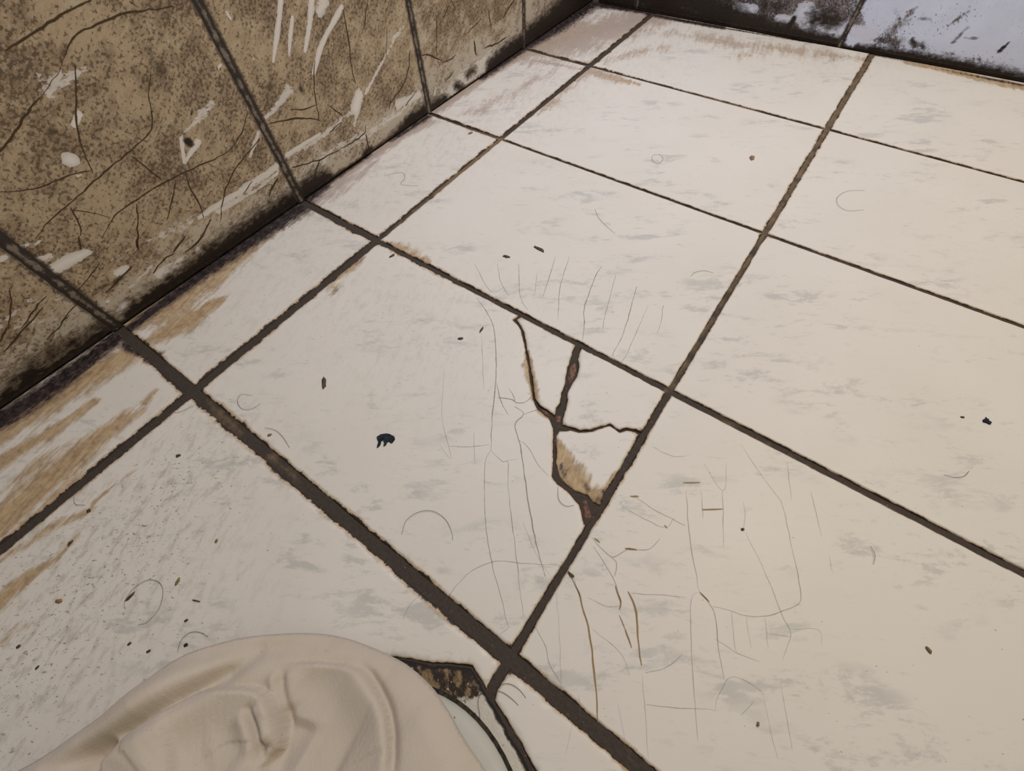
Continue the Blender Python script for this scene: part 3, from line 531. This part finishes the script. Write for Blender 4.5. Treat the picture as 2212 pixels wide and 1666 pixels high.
# joints
def joint(fn_frame, u, z0, z1, half, parent, h=-.0006):
    zz = np.arange(z0, z1 + .003, .004); k = len(zz); v, f, a, p = [], [], [], []
    for i, z in enumerate(zz):
        for o, al in ((-1, 0.), (-.35, .8), (0, 1.), (.35, .8), (1, 0.)):
            uu = u + o * (half + .0012); hh = h + .0005 * al; v.append(fn_frame(uu, z, hh)); a.append(al); p.append((uu, z, 0))
        if i:
            m = 5 * i
            for j in range(4): f.append((m - 5 + j, m - 4 + j, m + 1 + j, m + j))
    mesh_obj('grout_joint', v, f, M_WG, parent, True, {'across': a, 'P': np.array(p)})
for i in range(7): joint(fr_left, JY[i], 0, .60, JH[i], wl)
def hjoint(frame, z, u0, u1, half, parent):
    uu = np.arange(u0, u1 + .003, .005); v, f, a, p = [], [], [], []
    for i, u in enumerate(uu):
        for o, al in ((-1, 0.), (0, 1.), (1, 0.)):
            q = z + o * (half + .001); v.append(frame(u, q, -.0004)); a.append(al); p.append((u, q, 0))
        if i: m = 3 * i; f += [(m - 3, m, m + 1, m - 2), (m - 2, m + 1, m + 2, m - 1)]
    mesh_obj('grout_joint', v, [q[::-1] for q in f], M_WG, parent, True, {'across': a, 'P': np.array(p)})
hjoint(fr_left, .30, -.60, .82, .002, wl)
def backing(name, frame, u0, u1, z1, parent):
    q = [frame(u, z, h) for h in (-.0045, -.06) for u, z in ((u0, -.03), (u1, -.03), (u1, z1), (u0, z1))]
    mesh_obj(name, q, [(0, 1, 2, 3), (7, 6, 5, 4), (0, 4, 5, 1), (1, 5, 6, 2), (2, 6, 7, 3), (3, 7, 4, 0)], M_WALLBED, parent, False)
M_WALLBED = m_plain('grey_render', (.20, .17, .14), (.28, .24, .20), 80, .9, .1)
backing('render_coat', fr_left, -.60, .86, .60, wl)

cz = Ribbons()
for pts, w in (
    ([(10, 108), (60, 78), (130, 35), (195, 0)], 9), ([(140, 118), (165, 75), (215, 50), (270, 30), (330, 20), (375, 13)], 7), ([(163, 140), (165, 205), (165, 250), (172, 300), (185, 340), (200, 375)], 6), ([(-10, 340), (25, 295), (55, 250), (85, 210)], 9), ([(85, 210), (120, 165), (140, 118)], 3), ([(0, 413), (60, 410), (110, 395), (160, 375), (195, 370)], 5),
    ([(327, 155), (322, 200), (328, 265), (315, 295), (270, 335), (200, 395), (150, 440), (95, 490), (75, 515)], 5), ([(535, 245), (520, 290), (500, 320), (470, 340), (400, 372), (340, 402), (290, 435), (250, 465), (220, 515)], 5), ([(283, 338), (320, 365), (350, 390)], 5), ([(400, 375), (410, 405), (430, 440), (440, 470)], 5), ([(378, 390), (370, 440), (360, 475)], 5), ([(295, 440), (298, 480), (297, 535)], 5), ([(150, 448), (170, 480), (175, 510)], 5), ([(155, 453), (200, 460), (240, 470)], 4),
    ([(560, 300), (520, 350), (495, 390), (480, 440), (475, 480)], 4), ([(455, 475), (430, 520), (400, 545)], 7), ([(400, 510), (375, 545)], 7), ([(680, 130), (678, 175), (684, 225), (690, 262)], 4), ([(628, 237), (660, 235), (685, 227)], 4), ([(580, 268), (620, 259), (660, 255), (692, 260)], 5), ([(710, 228), (740, 250)], 4), ([(630, 362), (690, 345), (740, 320)], 4), ([(690, 345), (680, 375)], 5), ([(600, 385), (585, 410), (580, 425)], 6), ([(735, 265), (712, 285)], 3),
    ([(742, 20), (752, 80), (760, 150), (768, 182)], 5), ([(794, 0), (786, 60)], 4), ([(886, 110), (882, 150), (870, 185), (842, 226)], 4), ([(905, 120), (925, 119), (945, 126), (955, 131)], 4), ([(944, 30), (943, 125)], 3), ([(1046, 104), (1070, 95), (1094, 80)], 4), ([(985, 20), (975, 0)], 3), ([(1008, 72), (1040, 40)], 3), ([(1110, 0), (1084, 42)], 5), ([(836, 60), (834, 120)], 3), ([(955, 135), (975, 128), (985, 118)], 3), ([(1024, 88), (1028, 120)], 6), ([(980, 155), (960, 178)], 3), ([(900, 195), (875, 230)], 3), ([(970, 10), (955, 45)], 3), ([(1055, 20), (1060, 60)], 4), ([(740, 320), (785, 290), (790, 270)], 4), ([(790, 290), (797, 325)], 5), ([(845, 215), (840, 235)], 4),
    ([(45, 710), (80, 660), (100, 640)], 5), ([(10, 762), (50, 712), (92, 665)], 6), ([(22, 625), (24, 660), (18, 710)], 5), ([(0, 740), (15, 705)], 6), ([(165, 630), (200, 590), (215, 565)], 4), ([(230, 632), (250, 612), (285, 575)], 6), ([(330, 590), (355, 560), (375, 548)], 6), ([(172, 510), (172, 540)], 6), ([(296, 515), (299, 540)], 10), ([(130, 700), (165, 655)], 4), ([(100, 735), (150, 680)], 4), ([(280, 0), (300, 15)], 3), ([(545, 390), (525, 420)], 4), ([(455, 60), (470, 110)], 0.1),
): cz.add(L, fr_left, pts, w * .8, jit=.0006)
cz.build('craze_crack', M_CRAZE, wl, kind='stuff', label='dark curved crack lines in the left wall tile glaze')

# ================================================================== BACK WALL
wb = bpy.data.objects.new('wall_back', None); COL.objects.link(wb); wb['kind'] = 'structure'
b_dark = [stroke(B, *a) for a in (([(1290, 0), (1370, 20), (1480, 40), (1560, 54)], [30, 30, 34, 40], 1.), ([(1500, 0), (1560, 40), (1620, 55)], [60, 50, 40], .9), ([(1620, 62), (1700, 76), (1810, 95)], [40, 34, 26], .95), ([(1715, 40), (1700, 65)], [10, 12], 1.), ([(1640, 52)], 34, .9), ([(1300, -10), (1480, 8)], [60, 50], .75), ([(1540, 10), (1590, 30)], [40, 40], .7), ([(1650, 10), (1690, 15)], 30, .5), ([(1850, 101), (1960, 121), (2090, 146), (2215, 176)], [12, 24, 26, 34], .80), ([(1760, 40), (1800, 45)], [50, 40], .62), ([(1420, 0), (1470, 30)], 50, .8), ([(2090, 60), (2060, 90)], [8, 10], .5),
    ([(2160, 110), (2180, 90)], [8, 2], .9), ([(1970, 90), (1990, 100)], 14, .6), ([(1930, 20), (1960, 40)], 16, .25), ([(1985, 40), (2010, 42)], 8, .4), ([(2085, 80), (2110, 84)], 6, .5))]
b_white = [stroke(B, *a) for a in (([(1590, 15), (1630, 20)], [14, 16], 1.1), ([(1738, 25), (1750, 45)], [36, 40], 1.2), ([(1770, 60), (1790, 68), (1815, 78)], [16, 22, 20], 1.), ([(1680, 38), (1715, 42)], 16, .9), ([(1840, 65), (1880, 74), (1870, 90)], [20, 24, 14], 1.2), ([(1385, 8), (1390, 14)], [16, 14], .7), ([(1450, 0), (1455, 12)], 8, .8), ([(1475, 15)], 14, .6), ([(1415, 2), (1425, 6)], 10, .7), ([(1545, 10)], 10, .4))]
b_gr = [stroke(B, *a) for a in (([(1250, -10), (1500, 0), (1650, 20), (1790, 20)], [160, 160, 150, 110], 1.3), ([(1700, -30), (1800, 0)], [140, 60], 1.3), ([(1850, 60), (1858, 30)], [40, 20], .9), ([(1925, 70), (1955, 40), (1980, 15)], [40, 34, 14], .82), ([(1900, 88), (1940, 92)], [30, 40], .8), ([(2050, 55), (2090, 25)], [10, 14], .68), ([(1880, 85), (2000, 105), (2212, 150)], [10, 14, 20], .6), ([(1970, 85), (1975, 100)], 14, .8))]
bf = {'white': fF(b_white), 'dark': fF(b_dark), 'grime': lambda U, V: np.clip(field(U, V, b_gr) * 1.15 - .28, -.6, 1.25)}
JX = [.206, .2721, .5585, .845, 1.14]
for z0, z1 in ((.0015, .2985), (.3015, .60)):
    for i in range(4):
        x0, x1 = JX[i] + .002, JX[i + 1] - .002
        rect_slab('tile', [(x0, z0), (x1, z0), (x1, z1), (x0, z1)], fr_back, M_BACK, wb, bf, sp=.002 if z0 < .1 and i < 3 else .02, thick=.005)
for i in range(1, 4): joint(fr_back, JX[i], 0, .60, .0025, wb)
hjoint(fr_back, .30, .206, 1.14, .002, wb)
backing('render_coat', fr_back, .16, 1.14, .60, wb)

# ================================================================== CERAMIC PEDESTAL FOOT (bottom edge, mostly under the cloth)
ped = bpy.data.objects.new('ceramic_pedestal', None); COL.objects.link(ped); ped.location = (.597, -.0985, 0)
ped['label'] = 'curved white ceramic pedestal foot set in broken mortar under the cream cloth'; ped['category'] = 'pedestal'
def superell(ax, ay, k=64, p=2.2, rot=.0):
    t = np.linspace(0, 2 * np.pi, k, endpoint=False); c, s = np.cos(t), np.sin(t)
    x = ax * np.sign(c) * np.abs(c) ** (2 / p); y = ay * np.sign(s) * np.abs(s) ** (2 / p); return x * math.cos(rot) - y * math.sin(rot), x * math.sin(rot) + y * math.cos(rot)
def loft(name, rows, mat, parent, p=2.2, rot=0., **props):
    v, f = [], []; k = 64
    for (ax, ay, z) in rows:
        x, y = superell(ax, ay, k, p, rot); v += [(a, b, z) for a, b in zip(x, y)]
    for i in range(len(rows) - 1):
        for j in range(k): a, b = i * k + j, i * k + (j + 1) % k; f.append((a, b, b + k, a + k))
    f.append(tuple(range((len(rows) - 1) * k, len(rows) * k)))
    return mesh_obj(name, v, f, mat, parent, True, None, **props)
PA, PB, PR = .0664, .0664, -.35
loft('foot_flange', [(PA, PB, -.001), (PA + .0004, PB + .0004, .002), (PA - .001, PB - .001, .0045), (PA - .004, PB - .004, .006), (PA - .011, PB - .011, .0072), (PA - .018, PB - .018, .0095), (PA - .023, PB - .023, .0125)], M_CER, ped, 2.02, PR)
loft('dirty_seam', [(PA + .0022, PB + .0022, -.0005), (PA + .0018, PB + .0018, .0006), (PA + .0004, PB + .0004, .0012), (PA - .002, PB - .002, .0012)], M_SEAM, ped, 2.02, PR, label='blackened seam round the ceramic foot')
loft('column', [(PA - .0225, PB - .0225, .012), (PA - .027, PB - .027, .0145), (PA - .034, PB - .034, .0158), (.01, .01, .016)], M_CER, ped, 2.02, PR)

# ================================================================== THE CLOTH
ZC = .03
def K(px, py, z=.022): return F(px, py, z)
OUT = [K(*p, z) for p, z in zip(((-330, 1850), (-60, 1705), (35, 1655), (114, 1604), (190, 1553), (250, 1502), (341, 1437), (400, 1410), (461, 1391), (530, 1376), (600, 1369), (660, 1367), (710, 1371), (770, 1387), (845, 1420), (890, 1450), (930, 1488), (958, 1528), (982, 1570), (1010, 1618), (1042, 1668), (1120, 1810)), (.038, .037, .037, .036, .035, .033, .028, .023, .019, .014, .010, .008, .008, .009, .011, .015, .018, .021, .023, .024, .024, .025))]
OUTL = [(.665, -.11), (.650, -.18), (.60, -.245), (.52, -.285), (.44, -.29)]
oc = smooth_line(np.array(OUT), .004)
NEAR = np.r_[oc[-1:], np.array(OUTL), oc[:1]]
CP = np.r_[oc, np.array(OUTL)]
def sdist(u, v, P):      # signed distance to an open polyline (positive on its left), and how far along (0..1)
    d = np.full(len(u), 9.); sg = np.ones(len(u)); tt = np.zeros(len(u)); L_ = np.r_[0, np.cumsum(np.linalg.norm(np.diff(P, axis=0), axis=1))]
    for i in range(len(P) - 1):
        e = P[i + 1] - P[i]; raw = ((u - P[i, 0]) * e[0] + (v - P[i, 1]) * e[1]) / max(e @ e, 1e-14); t = np.clip(raw, 0, 1)
        q = np.hypot(u - P[i, 0] - t * e[0], v - P[i, 1] - t * e[1]); m = q < d - 1e-9
        cr = e[0] * (v - P[i, 1]) - e[1] * (u - P[i, 0])
        d = np.where(m, q, d); sg = np.where(m, np.sign(cr), sg); tt = np.where(m, (L_[i] + t * (L_[i + 1] - L_[i])) / L_[-1], tt)
    return d * sg, tt
CREASE = [  # polyline, half width mm, height mm, kind: v = smooth valley or ridge, s = flap edge (positive: left side of the line stands proud, negative: right side)
    ('v', [(0, 1606), (120, 1545), (260, 1478), (380, 1428), (500, 1404), (620, 1400), (700, 1405)], 5., -3.8),
    ('v', [(500, 1404), (580, 1414), (660, 1418)], 5, -1.6),
    ('s', [(838, 1720), (836, 1640), (833, 1600), (823, 1552), (797, 1503), (765, 1459), (738, 1444), (700, 1437), (640, 1433), (585, 1438)], 11, 5.2),
    ('v', [(842, 1720), (842, 1640), (838, 1595), (826, 1545), (800, 1498), (768, 1456), (740, 1440)], 2.6, -3.6),
    ('v', [(545, 1408), (480, 1452), (425, 1487), (350, 1538), (285, 1583), (200, 1632), (100, 1680)], 5., -8.5),
    ('v', [(430, 1440), (340, 1490), (240, 1560), (120, 1640)], 11, 2.2),
    ('s', [(215, 1700), (245, 1650), (276, 1616), (286, 1588), (330, 1556), (380, 1521), (430, 1492), (490, 1486), (545, 1491), (573, 1515), (588, 1555), (596, 1600), (589, 1628), (564, 1648), (559, 1680), (558, 1740)], 17, -7.5),
    ('v', [(170, 1700), (215, 1655), (262, 1618)], 5, -11.), ('v', [(205, 1645), (280, 1603)], 3., 1.6),
    ('v', [(566, 1690), (592, 1646), (622, 1606), (640, 1560)], 7., -4.0),
    ('v', [(583, 1446), (586, 1490), (595, 1530), (599, 1570), (597, 1600)], 2.6, -4.4), ('v', [(571, 1448), (574, 1480), (583, 1510), (589, 1550)], 3.2, 3.2), ('v', [(600, 1448), (604, 1500), (612, 1540)], 4.5, 1.6),
    ('v', [(527, 1524), (542, 1552), (553, 1590), (559, 1650)], 2.0, -5.), ('v', [(516, 1535), (528, 1572), (542, 1640)], 4.5, 2.6), ('v', [(546, 1520), (566, 1565), (573, 1612)], 4.5, 2.8),
    ('v', [(640, 1460), (690, 1520), (740, 1580), (770, 1640)], 12, -3.2), ('v', [(720, 1470), (780, 1540), (800, 1620)], 14, 1.6), ('v', [(380, 1660), (420, 1610), (470, 1610), (520, 1670)], 11, -4.), ('v', [(440, 1640), (480, 1625), (520, 1690)], 8, 2.6), ('v', [(720, 1690), (640, 1640)], 14, -2.6),
    ('v', [(838, 1612), (800, 1638), (750, 1666), (700, 1700)], 1.2, -1.0),
    ('v', [(900, 1520), (930, 1580), (960, 1660)], 16, 1.0),
]
def cloth_h(U, V, edge):
    u, v = np.asarray(U), np.asarray(V)
    d, t = sdist(u, v, oc); d = np.abs(d)
    # height of the hem above the floor: low along the top, lifted at the left and over the ceramic foot
    ze = np.interp(t, [0, .32, .46, .60, .72, .82, .9, 1], [.031, .027, .015, .0035, .0040, .0125, .0175, .019])
    dome = .030 * (1 - np.exp(-d / .055)); roll = .0075 * np.sin(np.clip(d / .013, 0, 1) * np.pi / 2) ** .7
    h = ze + roll + dome * np.interp(t, [0, .5, .65, 1], [.15, .5, .7, .40])
    for kd, pts, w, a in CREASE:
        if not w: continue
        P = smooth_line(np.array([K(p[0], p[1], .029) for p in pts]), .004); s, tt = sdist(u, v, P); w /= 1000; a /= 1000
        tap = np.clip(np.sin(np.pi * np.clip(tt, .0, 1.)) * 1.8, 0, 1)
        if kd == 'v': h = h + a * np.exp(-(s / w) ** 2) * np.maximum(tap, .0)
        else:
            up = 1 / (1 + np.exp(-s / .0006)); sgn = np.sign(a)
            lf_ = np.where(s > 0, np.exp(-np.abs(s) / w), 0) if a > 0 else np.where(s < 0, np.exp(-np.abs(s) / w), 0)
            soft = np.clip(np.abs(s) / .0014, 0, 1) * .5 + .5
            h = h + abs(a) * lf_ * soft * tap - abs(a) * .35 * np.where(lf_ == 0, np.exp(-np.abs(s) / .005), 0) * tap
    h = h + .0010 * (vnoise(u, v, 38, 61) - .5) + .0004 * (vnoise(u, v, 110, 62) - .5)
    dn = sdist(u, v, NEAR)[0]; h = h * (.12 + .88 * np.clip(np.abs(dn) / .035, 0, 1) ** .6)      # the unseen near side falls to the floor
    return np.maximum(h, .0035 + .0155 * np.clip(1 - np.hypot(u - .597, v + .0985) / .075, 0, .55) / .55)
clo = poly_slab('draped_cloth', CP, fr_floor, M_CLOTH, None, {}, sp=.00085, jag=.0, thick=.0, hfun=cloth_h)
# drop the slab skirt: solid thickness instead
me = clo.data; bm = bmesh.new(); bm.from_mesh(me); bm.verts.ensure_lookup_table()
bmesh.ops.delete(bm, geom=[v for v in bm.verts if v.co.z < .0015], context='VERTS'); bm.to_mesh(me); bm.free()
sm = clo.modifiers.new('smooth', 'SMOOTH'); sm.factor = .5; sm.iterations = 1
so = clo.modifiers.new('thickness', 'SOLIDIFY'); so.thickness = .0016; so.offset = -1
clo['label'] = 'crumpled cream cotton cloth draped over the pedestal foot at the bottom edge'; clo['category'] = 'cloth'

# ================================================================== HAIRS AND CRUMBS ON THE FLOOR
def hair(pts, label, r=.00013, fn=F, frame=fr_floor, closed=False):
    Q = smooth_line(np.array([fn(*p) for p in pts]), .0016); k = len(Q); T = np.gradient(Q, axis=0); Nn = np.stack([-T[:, 1], T[:, 0]], -1); Nn /= np.linalg.norm(Nn, axis=1)[:, None] + 1e-12
    v, f = [], []
    for i in range(k):
        rr = r * (.55 + .45 * math.sin(math.pi * min(max(i / (k - 1), .04), .96)))
        lift = .0003 + .0006 * math.sin(math.pi * i / (k - 1))
        for o, h in ((1, 0), (0, 1), (-1, 0), (0, -1)):
            q = Q[i] + Nn[i] * o * rr; v.append(frame(q[0], q[1], lift + h * rr))
        if i:
            m = 4 * i
            for j in range(4): f.append((m - 4 + j, m - 4 + (j + 1) % 4, m + (j + 1) % 4, m + j))
    f += [(0, 1, 2, 3), (4 * k - 1, 4 * k - 2, 4 * k - 3, 4 * k - 4)]
    mesh_obj('hair', v, f, M_HAIR, None, True, None, label=label, category='hair', group='loose hairs on the floor')
for pts, lab in (
    ([(272, 1318), (270, 1300), (290, 1272), (320, 1254), (345, 1258), (354, 1278), (345, 1315), (318, 1345), (300, 1350)], 'thin dark hair curled into an oval loop above the cream cloth'),
    ([(384, 1410), (392, 1385), (410, 1368), (432, 1366), (450, 1376)], 'short arched hair touching the hem of the cream cloth'),
    ([(545, 855), (522, 853), (514, 868), (524, 884), (545, 884), (562, 872)], 'small curled hair beside the crossing of wide dark joints'),
    ([(372, 890), (385, 892), (402, 886), (417, 877)], 'short dark hair lying across the joint left of the crossing'),
    ([(868, 1155), (878, 1125), (905, 1107), (935, 1105), (962, 1122), (976, 1150), (978, 1168)], 'dark hair bent into a half circle on the cracked tile'),
    ([(572, 925), (595, 930), (612, 945), (626, 968)], 'faint curved hair below the crossing on the cracked tile'),
    ([(1285, 452), (1292, 470), (1308, 488), (1328, 505)], 'single bowed hair on the tile above the broken tile'),
    ([(830, 380), (868, 374), (875, 386), (866, 398), (885, 402), (905, 402)], 'wavy hair on the narrow tile by the left wall'),
    ([(1868, 412), (1830, 414), (1808, 428), (1810, 445), (1830, 456), (1865, 454)], 'hair bent into an open C on the far right tile'),
    ([(1492, 598), (1500, 590), (1520, 586), (1540, 590)], 'short arched hair left of the far brown joint'),
    ([(1412, 335), (1426, 336), (1432, 345), (1422, 354), (1410, 350), (1408, 340), (1414, 334)], 'tiny closed ring of hair on the far middle tile'),
    ([(1070, 1482), (1098, 1477), (1120, 1488), (1136, 1508)], 'upper of two bowed hairs below the lowest joint crossing'),
    ([(1058, 1493), (1082, 1494), (1104, 1508), (1120, 1524)], 'lower of two bowed hairs below the lowest joint crossing'),
    ([(2038, 1026), (2060, 1032), (2080, 1030), (2093, 1018)], 'short smile-shaped hair on the large right tile'),
    ([(1880, 1180), (1888, 1200), (1886, 1220)], 'tiny bent hair in the middle of the lower right tile'),
    ([(1205, 1052), (1207, 1080), (1222, 1094), (1240, 1092)], 'fine hair curling out below the brown break'),
    ([(1036, 1500), (1033, 1520), (1037, 1545), (1036, 1560)], 'fine hair on the pale mortar collar beside the cloth'),
    ([(160, 1075), (165, 1090), (185, 1092)], 'small hair on the amber-stained strip tile'),
): hair(pts, lab)

def crumb(name, px, py, l, w, ang, mat, label, cat, h=.0008, jag=.25, hole=False):
    """flat irregular bit lying on the floor: length, width in pixels, ang = its direction in the picture (degrees, downwards positive)"""
    s = mpp(F, px, py); a = math.radians(ang); e = np.array(F(px + math.cos(a), py + math.sin(a))) - np.array(F(px, py)); th = math.atan2(e[1], e[0]); c = F(px, py)
    k = 14; v, f = [], []; rad = [1 + (random.random() - .5) * 2 * jag for _ in range(k)]
    for z, q in ((.0, .92), (h * .5, 1.), (h, .72)):
        for i in range(k):
            t = 2 * math.pi * i / k; x, y = math.cos(t) * l * s * .5 * rad[i] * q, math.sin(t) * w * s * .5 * rad[i] * q
            v.append((x * math.cos(th) - y * math.sin(th), x * math.sin(th) + y * math.cos(th), z))
    for r_ in range(2):
        for i in range(k): j = (i + 1) % k; f.append((r_ * k + i, r_ * k + j, r_ * k + k + j, r_ * k + k + i))
    v.append((0, 0, h * 1.15)); f += [(2 * k + i, 2 * k + (i + 1) % k, 3 * k) for i in range(k)]; f.append(tuple(range(k))[::-1])
    o = mesh_obj(name, v, f, mat, None, True, None, label=label, category=cat); o.location = (c[0], c[1], .0001)
    return o
for a in (
    ('dark_splinter', 700, 827, 30, 10, 88, M_DARKBIT, 'stubby dark splinter standing upright in view on the cracked tile', 'splinter'),
    ('dark_splinter', 1165, 539, 24, 7, 28, M_DARKBIT, 'slanted dark splinter above the broken tile', 'splinter'),
    ('dark_splinter', 1040, 713, 17, 4, -55, M_DARKBIT, 'thin slanted sliver left of the broken tile', 'splinter'),
    ('dark_seed', 1094, 555, 13, 6, 12, M_DARKBIT, 'small dark seed left of the slanted splinter', 'seed'),
    ('dark_seed', 995, 732, 11, 5, -5, M_DARKBIT, 'small dark seed below the sliver on the cracked tile', 'seed'),
    ('brown_crumb', 1625, 342, 15, 8, -70, M_RUSTBIT, 'brown crumb on the far middle tile', 'crumb'),
    ('green_seed', 2006, 1405, 15, 9, 55, M_OLIVE, 'olive green seed on the lower right tile', 'seed'),
    ('dark_splinter', 281, 1290, 22, 7, -48, M_DARKBIT, 'dark splinter inside the oval hair loop', 'splinter'),
    ('olive_bit', 385, 1256, 16, 7, -62, M_OLIVE, 'olive rod-shaped bit right of the oval hair loop', 'crumb'),
    ('dark_splinter', 425, 1298, 24, 3, 14, M_DARKBIT, 'fine thin sliver right of the oval hair loop', 'splinter'),
    ('dark_seed', 402, 1394, 10, 7, -10, M_BLACK, 'black round bit under the arched hair by the cloth', 'seed'),
    ('dark_seed', 322, 1407, 9, 6, -40, M_DARKBIT, 'dark bit just above the left hem of the cloth', 'seed'),
    ('dark_seed', 281, 1391, 9, 5, -40, M_DARKBIT, 'dark bit left of the bit at the cloth hem', 'seed'),
    ('dark_seed', 403, 1341, 8, 5, -40, M_DARKBIT, 'small dark bit midway between cloth and thin sliver', 'seed'),
    ('brown_crumb', 128, 1299, 14, 9, 0, M_RUSTBIT, 'brown crumb left of the oval hair loop', 'crumb'),
    ('dark_seed', 152, 1174, 13, 6, -50, M_DARKBIT, 'dark elongated bit near the lower end of the stained joint', 'seed'),
    ('dark_seed', 193, 1104, 9, 8, 0, M_DARKBIT, 'dark speck below the joint at the left edge', 'seed'),
    ('olive_bit', 468, 1169, 9, 5, -70, M_OLIVE, 'tiny olive bit left of the wide dark joint', 'crumb'),
    ('dark_seed', 41, 1397, 9, 7, -40, M_DARKBIT, 'dark bit at the left edge above the cloth shadow', 'seed'),
    ('dark_seed', 82, 1442, 9, 4, -50, M_DARKBIT, 'lowest dark bit at the left edge above the cloth', 'seed'),
    ('brown_crumb', 386, 985, 10, 6, -10, M_DARKBIT, 'dark crumb below the joint on the lower left tile', 'crumb'),
    ('brown_crumb', 583, 940, 9, 5, -30, M_RUSTBIT, 'rusty crumb under the faint curved hair', 'crumb'),
    ('dark_seed', 2078, 902, 8, 4, 10, M_DARKBIT, 'small dark bit left of the black-green fluff', 'seed'),
    ('dark_seed', 1564, 662, 0.1, .1, 10, M_DARKBIT, '', ''),
    ('dark_seed', 848, 553, 12, 5, -35, M_DARKBIT, 'dark bit under the mouldy joint crossing', 'seed'),
    ('dark_seed', 1637, 1565, 11, 6, -75, M_RUSTBIT, 'brown oval bit at the lower middle of the right tile', 'seed'),
    ('dark_seed', 1604, 1144, 7, 6, 0, M_DARKBIT, 'dark speck among the crazing of the right tile', 'seed'),
    ('brown_crumb', 1017, 288, 10, 6, -30, M_RUSTBIT, 'brown crumb beside the pale joint near the left wall', 'crumb'),
): 
    if a[7]: crumb(*a)

def flake(name, pts, mat, label, h=.0009, cat='lint'):
    P = dense([F(*p) for p in pts], .0007, .0006, 31); c = P.mean(0); Q = P - c
    pv = [Vector(q) for q in Q]; n = len(Q); vo, _, fo, _, _, _ = delaunay_2d_cdt(pv, [(i, (i + 1) % n) for i in range(n)], [], 1, 1e-8)
    v = [(p[0], p[1], h * (.7 + .6 * random.random())) for p in vo]; k = len(v); f = [tuple(q) for q in fo]
    v += [(p[0], p[1], 0) for p in vo]; f += [tuple(k + i for i in q[::-1]) for q in fo]
    ec = {(q[i], q[(i + 1) % 3]) for q in fo for i in range(3)}
    f += [(b, a, k + a, k + b) for a, b in ec if (b, a) not in ec]
    o = mesh_obj(name, v, f, mat, None, False, None, label=label, category=cat); o.location = (c[0], c[1], .0001)
flake('black_lint', [(815, 945), (822, 940), (836, 938), (848, 942), (853, 947), (850, 954), (846, 958), (840, 954), (835, 957), (833, 963), (829, 965), (831, 957), (828, 950), (823, 955), (820, 964), (815, 968), (818, 957)], M_BLACK, 'torn black tuft of lint on the cracked tile')
flake('green_fluff', [(2122, 908), (2128, 902), (2133, 907), (2140, 914), (2137, 918), (2129, 914), (2123, 913)], M_BLACK, 'black-green scrap of fluff on the large right tile')
flake('dark_chip', [(1226, 1232), (1240, 1244), (1238, 1249), (1231, 1246)], M_DARKBIT, 'dark chip at the joint edge below the break', .0007, 'chip')
